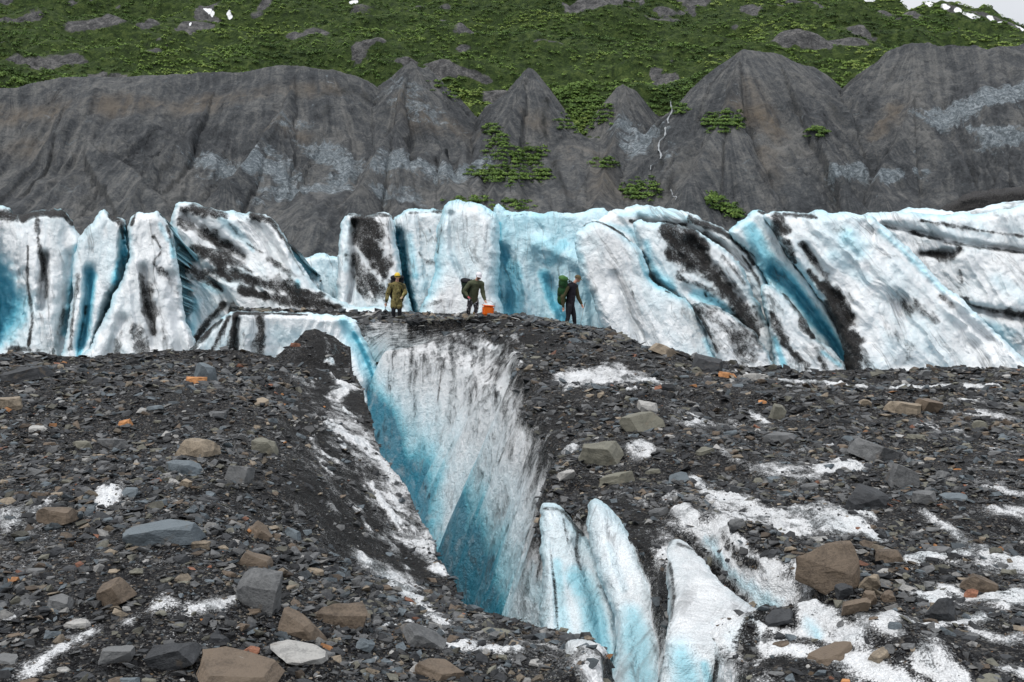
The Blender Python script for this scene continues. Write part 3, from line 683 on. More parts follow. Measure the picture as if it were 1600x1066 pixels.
# the bare granular ice stands a little proud of the grit and is pitted
bare = (1 - sstep(.2, .6, cover)) * (cut < .1) * (Yf < 26)
GV[:, 2] += bare * (.018 + .035 * fbm(Xf * 6, Yf * 6, 0, 4, 49) + .02 * fbm(Xf * 22, Yf * 22, 0, 2, 50)) * np.clip(Yf / 10, .5, 1.4)
flow = np.stack([GV[:, 0] * 1.5 + GV[:, 1] * .15 + gw * .12, GV[:, 1] * .22, GV[:, 2] * .16], -1)
print('ground dbg', [(a, b, [round(float(v), 2) for v in (wallx[i], cut[i], GV[i, 1])]) for a, b in ((610,640),(640,700),(660,760),(700,800),(735,880),(740,700),(780,800),(820,700),(800,900),(840,940)) for i in [int(np.argmin(((GV - gpix.at(a, b))**2).sum(1)))]])
flow = np.where((cut > .15)[:, None], flow, np.stack([GV[:, 0] + GV[:, 1] * .3, GV[:, 1] * .45, GV[:, 2]], -1))
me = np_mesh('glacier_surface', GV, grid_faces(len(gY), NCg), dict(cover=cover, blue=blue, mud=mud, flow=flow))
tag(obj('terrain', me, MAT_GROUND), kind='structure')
print('ground', len(GV))

# ------------------------------------------------------------------ seracs and ice walls behind
def slab(label, poly, Y, R=16, T=1.0, thick=6.0, lean=.30, dirt=(), blue=(), cuts=(), flow=95, rag=3.4, namp=.18, base_blue=0.0, depf=None, mat=None, side_blue=.35, cov=.05, g=1.7, seed=0, name='serac'):
    pl = smooth_poly(poly, 5)
    x0, y0 = pl.min(0) - 3; x1, y1 = pl.max(0) + 3
    gx = np.arange(x0, x1, g); gy = np.arange(y0, y1, g)
    PX, PY = np.meshgrid(gx, gy); sh = PX.shape
    Q = np.stack([PX.ravel(), PY.ravel()], 1).astype(np.float32)
    cl = np.vstack([pl, pl[:1]]); d, _ = seg_dist(Q, cl)
    ins = np.zeros(len(Q), bool)
    for a, b in zip(cl[:-1], cl[1:]):
        c = (a[1] > Q[:, 1]) != (b[1] > Q[:, 1])
        with np.errstate(divide='ignore', invalid='ignore'):
            xi = (b[0] - a[0]) * (Q[:, 1] - a[1]) / (b[1] - a[1]) + a[0]
        ins ^= c & (Q[:, 0] < xi)
    d = np.where(ins, d, -d)
    d = d + fbm(Q[:, 0] * .05, Q[:, 1] * .05, seed, 4, 51) * rag + fbm(Q[:, 0] * .2, Q[:, 1] * .2, seed, 2, 52) * rag * .25
    D = d.reshape(sh)
    keep = D > -g * .75
    cell = keep[:-1, :-1] & keep[1:, :-1] & keep[:-1, 1:] & keep[1:, 1:]
    gyv, gxv = np.gradient(D, g); gl = np.sqrt(gxv**2 + gyv**2) + 1e-6
    near = np.abs(D) < g * .8
    PX = np.where(near, PX - gxv / gl * D * .95, PX); PY = np.where(near, PY - gyv / gl * D * .95, PY)
    Dm = np.clip(D, 0, None)
    sc_ = Y / F
    # elevation coordinates on the face, metres
    E = np.stack([(PX - 800) * sc_, (380 - PY) * sc_], -1).reshape(-1, 2).astype(np.float32)
    dep = Y + lean * (E[:, 1] - E[:, 1].min()) * 1.0
    if depf is not None: dep = depf(PX.ravel(), PY.ravel())
    t = np.clip(1 - Dm.ravel() / R, 0, 1)
    dep += T * (1 - np.sqrt(np.clip(1 - t * t, 0, 1)))
    fa = math.radians(flow); u = np.array([math.cos(fa), math.sin(fa)]); v = np.array([-u[1], u[0]])
    fu, fv = E @ u, E @ v          # along / across the flow
    wob = fbm(E[:, 0] * .9, E[:, 1] * .9, seed + 3.0, 4, 53)
    wob2 = fbm(E[:, 0] * 4.2, E[:, 1] * 4.2, seed + 5.0, 4, 59)
    dep += namp * 1.5 * (fbm(fv * 1.1 + wob * .4, fu * .22, seed, 5, 54) + .8 * np.abs(vnoise(fv * 2.2 + wob * .5, fu * .35, seed, 57)))
    dep += namp * .7 * fbm(E[:, 0] * .8, E[:, 1] * .8, seed, 4, 55)
    def eg(p): p = np.asarray(p, float); return np.stack([(p[:, 0] - 800) * sc_, (380 - p[:, 1]) * sc_], -1)
    def fall(pts, r, wk=.6):
        pts = smooth_poly(pts, 4, False) if len(pts) > 2 else np.asarray(pts, float)
        n0 = len(r) if isinstance(r, (list, tuple)) else 1
        rr = np.interp(np.linspace(0, 1, len(pts)), np.linspace(0, 1, n0), r) if n0 > 1 else np.full(len(pts), r if not isinstance(r, (list, tuple)) else r[0])
        dd, ra = seg_dist(E, eg(pts), rr * sc_); return np.clip(dd / ra * (1 + wk * wob) + wk * .55 * wob2, 0, None)
    for pts, r, a in cuts: a = a * 1.5; dep += a * np.exp(-fall(pts, r, .3)**2)
    cv = np.full(len(E), cov, np.float32); bl = np.full(len(E), base_blue, np.float32)
    bl += side_blue * (t ** 2)
    for pts, r, a in dirt: a = a * .80 if a <= 1 else a; cv = np.maximum(cv, a * (1 - sstep(.0, 1.75, fall(pts, r, .75))))
    for pts, r, a in blue: bl = np.maximum(bl, min(1, a * 1.2) * (1 - sstep(.1, 1.6, fall(pts, r, .35))))
    V = P(PX.ravel(), PY.ravel(), dep)
    fl = np.stack([fv * 1.0 + wob * .15, fu * .16, dep * .15], -1)
    idx = np.arange(V.shape[0]).reshape(sh)
    f = np.stack([idx[:-1, :-1], idx[1:, :-1], idx[1:, 1:], idx[:-1, 1:]], -1)[cell]
    used = np.unique(f); remap = -np.ones(len(V), np.int64); remap[used] = np.arange(len(used)); f = remap[f]
    V = V[used]; cv, bl, fl = cv[used], bl[used], fl[used]
    n = len(V)
    # body: the same outline carried straight back and closed
    e = np.concatenate([f[:, [0, 1]], f[:, [1, 2]], f[:, [2, 3]], f[:, [3, 0]]])
    k = np.sort(e, 1); _, inv, cnt = np.unique(k[:, 0] * n + k[:, 1], return_inverse=True, return_counts=True)
    bd = e[cnt[inv] == 1]
    rows = [V]; faces = [f]; prev = None
    bv = np.unique(bd); lut = -np.ones(n, np.int64)
    levels = 5
    for L in range(1, levels + 1):
        off = n + (L - 1) * len(bv); lut2 = -np.ones(n, np.int64); lut2[bv] = off + np.arange(len(bv))
        B = V[bv].copy(); dk = thick * L / levels; cx = V[:, 0].mean(); B[:, 1] += dk; B[:, 0] += (cx - B[:, 0]) / (np.abs(cx - B[:, 0]) + .4) * dk * .48; B[:, 2] -= dk * .50 * sstep(V[:, 2].min(), V[:, 2].max(), B[:, 2]); B += fbm(B[:, 0:1] * 2, B[:, 1:2] * 2, B[:, 2:3] * 2, 2, 58) * .05
        rows.append(B)
        a0 = lut[bd] if L > 1 else bd
        faces.append(np.stack([a0[:, 1], a0[:, 0], lut2[bd[:, 0]], lut2[bd[:, 1]]], 1)); lut = lut2
    back = V.copy(); back[:, 1] = back[:, 1] + thick; back[:, 0] += (cx - back[:, 0]) / (np.abs(cx - back[:, 0]) + .4) * thick * .48; back[:, 2] -= thick * .50 * sstep(V[:, 2].min(), V[:, 2].max(), V[:, 2]); nb = sum(len(r) for r in rows)
    rows.append(back); faces.append(f[:, ::-1] + nb)
    AV = np.concatenate(rows); AF = np.concatenate(faces)
    skirt_src = np.concatenate([bv] * levels)
    def ext(a, sk): return np.concatenate([a, sk, a])
    cvA = ext(cv, cv[skirt_src] * .8); blA = ext(bl, np.clip(bl[skirt_src] + .15, 0, .8))
    sk = np.concatenate(rows[1:-1]); flA = np.concatenate([fl, sk * .55, fl])
    me = np_mesh(name, AV, AF, dict(cover=cvA, blue=blA, mud=np.zeros(len(AV)), flow=flA))
    return tag(obj(name, me, mat or MAT_ICE), label, 'ice', 'ice seracs of the glacier front' if mat is None else 'ice lobes in the crevasse')
slab('far left ice block with a dark grit cap and a deep blue hollow',
 [(-160,316),(-60,318),(0,322),(28,334),(60,328),(92,326),(108,340),(121,360),(129,378),(122,420),(112,470),(104,520),(98,600),(-160,620)], 36, 15, 1.2, seed=1,
 dirt=[([(-150,330),(-40,330),(20,338),(60,333),(95,333),(113,350)],[8,10,8,8,8,5],1.0),([(58,345),(60,385)],[6,3],.75),([(44,385),(43,440),(50,500),(44,540)],[3,3,4,3],.7),([(60,385),(72,430),(71,465)],[6,6,4],.6),([(100,480),(85,540),(80,580)],[5,8,10],.6),([(10,545),(60,548)],6,.5),([(0,350),(-60,360)],8,.5)],
 blue=[([(-20,430),(0,470),(-10,510)],[34,40,34],.95),([(124,392),(114,450),(104,520)],[9,9,8],.62)], cuts=[([(-20,410),(5,470),(-10,520)],[26,34,30],1.3),([(70,400),(66,480)],7,.5),([(110,400),(95,560)],8,.3)])
slab('narrow pointed ice fin with dark grit on its right shoulder',
 [(118,380),(131,362),(146,346),(158,330),(163,327),(170,336),(186,342),(196,350),(199,385),(194,425),(178,455),(162,490),(150,530),(138,600),(86,600),(102,530),(110,480),(114,430)], 35.4, 13, 1.3, seed=2,
 dirt=[([(172,336),(188,348),(192,372)],[5,7,4],.95),([(122,430),(114,490),(110,545)],[4,4,5],.65),([(92,540),(86,580)],9,.6),([(163,352),(166,365)],3,.5),([(135,480),(118,570)],[3,4],.5)],
 blue=[([(194,360),(194,400),(184,440)],[7,9,7],.85),([(142,430),(140,470),(130,520),(122,560)],[7,8,9,5],.75)], cuts=[([(140,425),(136,480),(126,540)],8,.6),([(192,365),(192,430)],6,.5)])
slab('tall clean ice cone with a wide white foot behind the left rubble',
 [(201,356),(206,340),(216,331),(232,334),(248,332),(262,350),(272,378),(277,410),(284,450),(292,500),(305,600),(100,600),(138,545),(162,500),(181,455),(199,415)], 34.4, 15, 1.2, seed=3, flow=100,
 dirt=[([(212,333),(205,352)],[5,4],.9),([(222,430),(230,470),(240,520)],[6,9,7],.7),([(240,370),(252,392),(240,412),(262,430),(276,462)],[4,4,3,4,4],.62),([(212,515),(228,560)],[13,14],.62),([(190,520),(176,570)],[5,8],.5),([(262,352),(270,385)],[4,4],.6),([(250,480),(262,560)],[6,9],.5),([(200,352),(200,390)],3,.6)],
 blue=[([(268,375),(272,400)],5,.5),([(250,350),(262,375)],5,.3)], cuts=[([(225,420),(240,540)],8,.35),([(190,500),(165,580)],9,.3),([(268,430),(285,560)],8,.3)])
slab('broad dirty ice block streaked with black grit, second from its left end a white rib',
 [(264,388),(268,345),(275,322),(286,317),(312,320),(350,329),(398,333),(426,343),(445,370),(462,400),(478,428),(500,453),(545,475),(612,488),(620,540),(262,600),(284,540),(280,470),(272,420)], 38.5, 14, 1.4, seed=4, flow=125, namp=.26, lean=.42, cov=.12,
 dirt=[([(290,325),(320,328),(350,338)],[6,8,5],.95),([(395,335),(425,348),(440,372)],[5,8,5],.95),([(285,345),(325,370),(365,395)],[6,10,8],.75),([(360,350),(385,380),(410,395)],[4,6,4],.7),([(300,390),(340,400),(370,412),(395,425)],[9,10,10,8],.8),([(355,385),(380,400)],9,.8),([(280,405),(310,430),(345,450)],[7,9,8],.75),([(370,430),(400,440),(440,450),(500,462)],[14,16,12,6],.95),([(380,455),(440,468),(530,480)],[14,12,7],.95),([(435,355),(455,395),(475,430)],[4,4,3],.8),([(420,405),(450,425)],[7,6],.7),([(350,475),(320,510),(295,550)],[7,9,10],.9),([(365,475),(350,540)],[8,9],.8)],
 blue=[([(272,360),(274,400)],[5,6],.6),([(305,470),(300,520)],[10,10],.35),([(345,340),(372,365),(395,390)],[6,9,6],.3),([(465,440),(466,458)],4,.4),([(320,445),(340,455)],8,.25)], cuts=[([(290,340),(330,370),(380,400)],8,.35),([(300,400),(345,450),(360,480)],8,.3),([(400,350),(440,410)],9,.3)])
slab('low ice wall along the step, fanned dark streaks at its left end',
 [(255,600),(282,562),(308,530),(340,503),(368,487),(420,488),(480,490),(530,494),(556,502),(574,530),(590,570),(608,620),(628,690),(600,740),(480,720),(400,660)], 32.55, 12, .9, thick=1.2, seed=5, flow=95, lean=.18,
 dirt=[([(345,500),(310,535),(285,570)],[6,9,10],.95),([(358,495),(335,540),(322,580)],[5,7,9],.9),([(368,492),(362,540),(360,580)],[6,7,8],.95),([(405,492),(408,530),(402,575)],[10,11,9],.85),([(370,489),(420,490),(480,492)],[4,3,3],.9),([(380,520),(385,570)],[3,4],.4),([(430,570),(470,575)],6,.5)],
 blue=[([(535,500),(560,540),(582,590),(605,650)],[10,15,17,17],.42),([(552,520),(572,560),(590,610)],[4,6,5],.8),([(430,520),(500,540)],[18,20],.14)], cuts=[([(535,510),(565,560),(595,640)],[9,11,12],.22),([(372,500),(365,580)],4,.25)])
slab('small pale ice block glimpsed in the gap left of the hikers',
 [(468,414),(484,401),(505,396),(530,399),(560,402),(560,500),(468,490)], 47, 9, .8, seed=6, base_blue=.12)
slab('ice block with a black dirty face behind the hiker in the yellow helmet',
 [(522,480),(526,420),(531,370),(537,342),(550,333),(575,332),(600,333),(613,340),(618,375),(628,430),(643,520),(515,530)], 41, 12, 1.2, seed=7, flow=105,
 dirt=[([(556,348),(575,352),(590,368)],[8,12,10],1.0),([(560,370),(578,390),(600,420)],[10,17,10],1.0),([(556,400),(565,430),(590,455)],[8,14,10],.85),([(560,450),(580,470)],[6,10],.6),([(545,335),(580,334),(612,338)],[3,4,3],.8),([(605,350),(612,400)],3,.5),([(528,400),(528,450)],2.5,.6),([(610,440),(625,480)],[5,7],.5)],
 blue=[([(545,350),(540,420)],[6,7],.18)], cuts=[([(553,350),(552,430),(545,470)],5,.5)])
slab('white ice pillar beside the narrow dark blue slot behind the hikers',
 [(610,348),(632,330),(655,327),(690,327),(706,336),(708,520),(640,520),(634,470),(626,410)], 42, 14, 1.6, seed=8, base_blue=.10,
 dirt=[([(665,345),(672,362)],[4,3],.5),([(655,395),(668,410),(690,412)],[3,4,2],.6),([(640,333),(690,330)],2.5,.6),([(672,480),(700,470)],[6,5],.5)],
 blue=[([(622,370),(632,430),(642,490)],[9,10,10],.92),([(640,370),(648,430)],[8,9],.35)], cuts=[([(622,370),(630,420),(640,500)],8,1.2)])
slab('smooth rounded white ice pillar, tallest in the middle of the wall',
 [(684,350),(694,326),(704,316),(722,314),(745,318),(765,327),(779,340),(781,380),(778,440),(776,520),(655,520),(674,440),(682,390)], 40.4, 24, 1.7, seed=9, base_blue=.12, namp=.12, cov=-.05,
 dirt=[([(690,350),(684,395)],[2.5,2],.5),([(660,480),(690,470)],[6,5],.5)], blue=[([(770,350),(772,480)],[6,7],.22),([(705,330),(690,420)],[5,6],.16)], cuts=[([(705,335),(708,400),(725,440)],5,.25)])
slab('recessed blue ice face behind the hiker with the green rucksack',
 [(768,340),(800,335),(830,332),(870,331),(905,333),(950,331),(968,420),(968,600),(762,600)], 43, 10, .6, seed=10, side_blue=.1,
 base_blue=.28, blue=[([(785,400),(800,440),(800,490)],[14,24,28],.60),([(850,430),(862,470),(880,500)],[14,13,12],.66),([(880,380),(860,410)],[12,14],.38),([(900,520),(930,545)],[10,12],.45),([(820,380),(850,360)],14,.25),([(780,350),(783,500)],6,.55)],
 dirt=[([(785,338),(830,334)],2.5,.5),([(778,345),(779,380)],2,.5)], cuts=[([(785,400),(790,480)],12,.6),([(860,440),(885,520)],9,.4),([(840,380),(930,420)],14,-.3)])
slab('broad white ice fan sloping down right of the hiker in the cap',
 [(897,372),(912,352),(930,345),(950,350),(970,363),(990,380),(1006,404),(1014,430),(1036,450),(1062,462),(1086,482),(1106,515),(1130,560),(1150,620),(950,640),(945,530),(925,470),(906,425)], 39.7, 18, 1.0, seed=11, base_blue=.05, flow=118, namp=.15,
 dirt=[([(912,352),(930,346),(960,358),(985,376)],[2,2.5,2.5,2],.8),([(1040,455),(1075,470),(1100,510)],[2,2.5,2],.7),([(930,480),(950,530)],[3,4],.5),([(985,440),(1000,500),(1040,540)],2,.4),([(960,420),(980,460)],2.5,.35)],
 blue=[([(1000,400),(1010,430),(1030,450)],[4,5,5],.35),([(905,400),(918,460),(940,520)],[8,9,9],.30),([(1100,530),(1125,575)],[6,8],.3)], cuts=[([(960,430),(1000,520),(1050,570)],7,.2)])
slab('upper ice sheet of the fan with a pale blue edge under the moraine slope',
 [(920,352),(945,333),(988,322),(1030,323),(1066,328),(1100,341),(1132,358),(1162,369),(1186,396),(1203,440),(1222,500),(1250,560),(1275,640),(1090,640),(1070,530),(1000,480),(950,410)], 41.6, 14, 1.2, seed=12, flow=135, lean=.4,
 dirt=[([(985,345),(1030,352),(1070,352)],[4,5,4],.7),([(1080,345),(1120,358),(1155,380),(1178,412)],[4,6,7,5],.85),([(1160,400),(1185,440),(1200,490)],[3,4,4],.7),([(1100,365),(1140,395)],5,.6)],
 blue=[([(950,352),(985,362),(1005,385)],[8,8,6],.32),([(970,335),(1040,332),(1080,345)],[7,8,5],.30),([(1000,380),(1030,430)],8,.3)], cuts=[([(1000,345),(1100,365),(1170,420)],6,.4)])
slab('black streaked ice sheet in the middle of the right fan',
 [(988,352),(1020,348),(1060,352),(1095,366),(1140,395),(1170,440),(1196,500),(1216,560),(1240,640),(1170,640),(1130,540),(1085,485),(1040,455),(1012,420)], 40.5, 12, .9, seed=13, flow=128, cov=.15,
 dirt=[([(1035,358),(1070,366),(1095,385)],[10,15,11],1.0),([(1045,395),(1085,410),(1125,430)],[9,13,9],.95),([(1085,390),(1125,440),(1160,490),(1180,535)],[8,14,17,9],1.0),([(1040,360),(1065,400)],8,.9),([(1060,435),(1120,455)],[4,5],.6),([(1130,400),(1165,445)],[4,4],.5),([(1180,530),(1200,570)],[6,7],.7)],
 blue=[([(1010,380),(1020,420),(1050,450)],[8,9,9],.34),([(1085,460),(1130,485),(1170,525),(1195,555)],[8,10,9,6],.42)], cuts=[([(1070,450),(1140,490),(1200,570)],7,.3),([(1080,380),(1160,470)],8,.35)])
slab('grey speckled ice fin low in the right fan, just above the dark boulders',
 [(1078,478),(1106,474),(1146,493),(1186,530),(1216,580),(1240,640),(1150,640),(1122,570),(1100,515)], 39.2, 10, .7, seed=14, flow=130, cov=.36,
 dirt=[([(1082,482),(1100,505),(1120,550)],[4,4,4],.85),([(1110,490),(1150,530),(1190,570)],[12,18,18],.62)])
slab('light blue pointed ice blade with a long bright blue stripe running down right',
 [(1136,364),(1160,343),(1181,327),(1200,332),(1218,352),(1236,390),(1266,430),(1294,475),(1324,530),(1345,600),(1350,640),(1230,640),(1206,470),(1188,420),(1165,388)], 41, 13, 1.3, seed=15, flow=128, base_blue=.16,
 dirt=[([(1186,330),(1205,340),(1222,370)],[4,5,4],.8)],
 blue=[([(1172,355),(1192,395),(1212,432)],[14,17,12],.55),([(1205,425),(1240,450),(1268,490),(1300,530),(1325,575)],[13,15,14,13,12],.74)], cuts=[([(1210,425),(1250,465),(1290,520),(1325,580)],11,.7)])
slab('small dirty ice wedge between the bright blue stripe and the fan',
 [(1190,448),(1214,450),(1246,482),(1276,527),(1308,556),(1328,590),(1322,640),(1225,640),(1205,535)], 39.6, 11, .8, seed=16, flow=128, cov=.2,
 dirt=[([(1222,455),(1250,490),(1270,525)],[7,7,5],.9),([(1205,490),(1230,540),(1262,570)],[5,10,10],.75),([(1280,560),(1300,590)],[5,9],.7)], blue=[([(1210,530),(1225,570)],[6,7],.45),([(1285,550),(1312,570)],[5,5],.4)])
slab('huge white ice mass with a dark brown wedge of grit at its left foot',
 [(1194,336),(1230,330),(1262,334),(1275,329),(1310,331),(1345,334),(1372,346),(1422,390),(1482,450),(1542,503),(1602,562),(1680,640),(1335,640),(1322,560),(1294,490),(1262,440),(1228,395),(1208,360)], 39.3, 18, 1.3, seed=17, flow=128, namp=.28, lean=.36,
 dirt=[([(1212,340),(1226,380),(1242,410)],[9,10,6],.95),([(1225,335),(1262,338),(1275,340)],[4,4,3],.8),([(1255,385),(1280,420),(1300,450)],[7,5,5],.7),([(1290,450),(1310,490),(1322,530),(1328,575)],[16,30,30,18],1.0),([(1265,425),(1285,455)],[6,10],.9),([(1310,355),(1340,390)],[10,16],.38),([(1380,495),(1395,520)],[14,13],.52),([(1360,460),(1420,480)],[9,12],.45),([(1425,545),(1400,580)],[12,14],.42),([(1430,475),(1460,500)],8,.5),([(1470,462),(1490,480)],[4,4],.7),([(1345,540),(1360,600)],[14,18],.4)],
 blue=[([(1325,370),(1345,395)],[14,14],.24),([(1300,400),(1350,440)],[12,12],.14),([(1375,360),(1420,400),(1475,455)],[4,5,5],.30)], cuts=[([(1258,390),(1290,440),(1330,500)],8,.35),([(1350,350),(1420,410),(1490,480),(1560,540)],7,.3),([(1330,370),(1390,450)],14,-.35)])
slab('far right ice mass crossed by thin black grit lines',
 [(1338,337),(1400,331),(1450,334),(1500,335),(1560,328),(1620,318),(1760,322),(1900,335),(1900,660),(1620,660),(1545,570),(1475,490),(1405,418),(1358,368)], 43, 16, 1.3, seed=18, flow=120, namp=.30,
 dirt=[([(1370,350),(1430,365),(1500,382),(1600,395)],[3,4,5,4],.62),([(1440,395),(1480,400),(1500,390)],[6,9,5],.75),([(1500,470),(1530,480),(1600,492)],[5,5,6],.8),([(1510,470),(1505,505)],[12,8],.55),([(1440,345),(1530,360),(1620,372)],[3,4,4],.7),([(1500,425),(1505,440)],4,.5),([(1600,340),(1680,350)],6,.6),([(1640,430),(1760,450)],8,.6),([(1475,445),(1500,470)],5,.6)],
 blue=[([(1375,375),(1430,425),(1480,470),(1540,530)],[6,8,8,8],.34),([(1560,440),(1600,460)],[16,18],.15),([(1560,540),(1605,580)],[8,9],.42),([(1530,505),(1580,520)],9,.2)], cuts=[([(1440,398),(1500,392)],6,.3),([(1500,478),(1610,500)],7,.45),([(1540,520),(1600,580)],8,.5),([(1380,350),(1500,378),(1620,395)],5,.3)])
slab('long flat ice shelf under the dark mound at the far right',
 [(1360,340),(1400,330),(1440,325),(1500,331),(1530,325),(1570,318),(1640,305),(1760,300),(1900,300),(1900,400),(1360,390)], 52, 9, 1.0, seed=19, cov=.1, flow=10,
 dirt=[([(1380,345),(1460,350)],[3,3],.6),([(1560,335),(1640,330)],[4,6],.6)], blue=[([(1420,345),(1500,348),(1560,345)],[5,6,5],.45)])
slab('low black mound of grit-covered ice above the far right edge of the ice wall',
 [(1462,335),(1485,318),(1510,304),(1550,294),(1600,290),(1700,285),(1900,290),(1900,370),(1462,360)], 75, 12, 3.0, thick=12, seed=20, cov=1.1, flow=10,
 dirt=[([(1480,330),(1550,310),(1640,305)],40,1.3)])

slab('smooth pale blue ice lobe with a black gritty right rim, at the bottom centre',
 [(918,790),(934,780),(956,798),(980,826),(1004,862),(1024,900),(1038,938),(1044,985),(1046,1030),(1048,1130),(930,1130),(958,1040),(964,1000),(954,945),(934,895),(920,840)], 7.3, 34, .40, thick=1.2, lean=1.7, seed=31, flow=75, namp=.022, rag=2.5, cov=-.12, side_blue=.25, base_blue=.10, mat=MAT_GROUND, name='ice_lobe', g=2.2,
 blue=[([(985,960),(1000,1040),(1005,1100)],[26,32,34],.42),([(950,850),(975,920)],[10,12],.20)], dirt=[([(1000,868),(1020,905),(1034,950),(1040,1000)],[4,5,5,4],.8)], cuts=[([(955,830),(985,920),(1000,1040)],14,.05)])
slab('grey-blue fluted ice buttress left of the smooth lobe, veined with black grit',
 [(842,800),(856,786),(878,796),(902,822),(922,850),(940,890),(960,940),(974,995),(970,1050),(960,1130),(830,1130),(842,1000),(846,900)], 7.85, 26, .45, thick=1.2, lean=1.6, seed=32, flow=70, namp=.06, rag=3, cov=.16, side_blue=.2, base_blue=.16, mat=MAT_GROUND, name='ice_lobe', g=2.2,
 blue=[([(900,900),(930,970),(950,1060)],[24,26,26],.52),([(870,880),(880,980)],[14,18],.36)], dirt=[([(850,795),(880,800),(910,835)],[6,7,6],.85),([(905,825),(900,860),(908,890)],[5,6,4],.8),([(860,860),(868,930),(872,990)],[3,4,3],.7),([(925,860),(945,910)],[3,3],.6),([(880,810),(888,850)],[4,4],.6)], cuts=[([(865,850),(875,1000)],9,.05),([(905,850),(935,960),(945,1060)],11,.10)])
slab('rounded lump of granular white ice before the crevasse at the bottom edge',
 [(884,1010),(898,998),(925,1000),(944,1012),(950,1040),(948,1120),(880,1120),(878,1050)], 6.55, 26, .28, thick=.35, lean=.5, seed=33, flow=80, namp=.03, rag=3, cov=.12, side_blue=.05, mat=MAT_GROUND, name='ice_lobe', g=2.2,
 dirt=[([(890,1060),(910,1075)],[10,12],.6)])

slab('wide smooth white ice tongue flowing down between black grit and the icy groove',
 [(1044,858),(1056,844),(1076,850),(1100,876),(1130,912),(1164,940),(1200,958),(1206,985),(1180,1010),(1150,1032),(1124,1060),(1112,1130),(1026,1130),(1040,1010),(1050,940),(1044,890)], 6.5, 22, .22, thick=.8, seed=34, flow=62, namp=.02, rag=3, cov=-.02, side_blue=.12, base_blue=.02, mat=MAT_GROUND, name='ice_lobe', g=2.2,
 depf=lambda x, y: np.where(y < 1005, 2.87 * F / (y - 380) - .22, 2.87 * F / 625 - .22 - (y - 1005) * .0035),
 dirt=[([(1060,850),(1085,858)],[5,5],.5),([(1046,880),(1052,940),(1040,1010)],[4,4,4],.6)], blue=[([(1060,1020),(1075,1070),(1070,1120)],[30,36,36],.42),([(1130,1000),(1180,985)],[16,14],.26),([(1100,1040),(1110,1080)],[12,14],.4)])
# ------------------------------------------------------------------ rocks
GZ = GV[:, 2].reshape(len(gY), NCg)
def zat(X, Y):
    X = np.asarray(X, float); Y = np.asarray(Y, float)
    c = np.clip(((X / Y * F + 800) - gpx[0]) / (gpx[1] - gpx[0]), 0, NCg - 1.001)
    r = np.clip(np.interp(Y, gY, np.arange(len(gY))), 0, len(gY) - 1.001)
    i, j = r.astype(int), c.astype(int); a, b = r - i, c - j
    return (GZ[i, j] * (1-b) + GZ[i, j+1] * b) * (1-a) + (GZ[i+1, j] * (1-b) + GZ[i+1, j+1] * b) * a
PAL = {'dark grey': (.026, .028, .031), 'grey': (.074, .077, .080), 'blue-grey': (.066, .080, .091), 'olive-grey': (.088, .087, .072), 'brown': (.076, .060, .046),
       'tan': (.145, .122, .094), 'orange': (.25, .12, .05), 'rust': (.15, .07, .045), 'light grey': (.19, .19, .186)}
RM = {k: rock_material('rock_' + k.replace(' ', '_').replace('-', '_'), v) for k, v in PAL.items()}

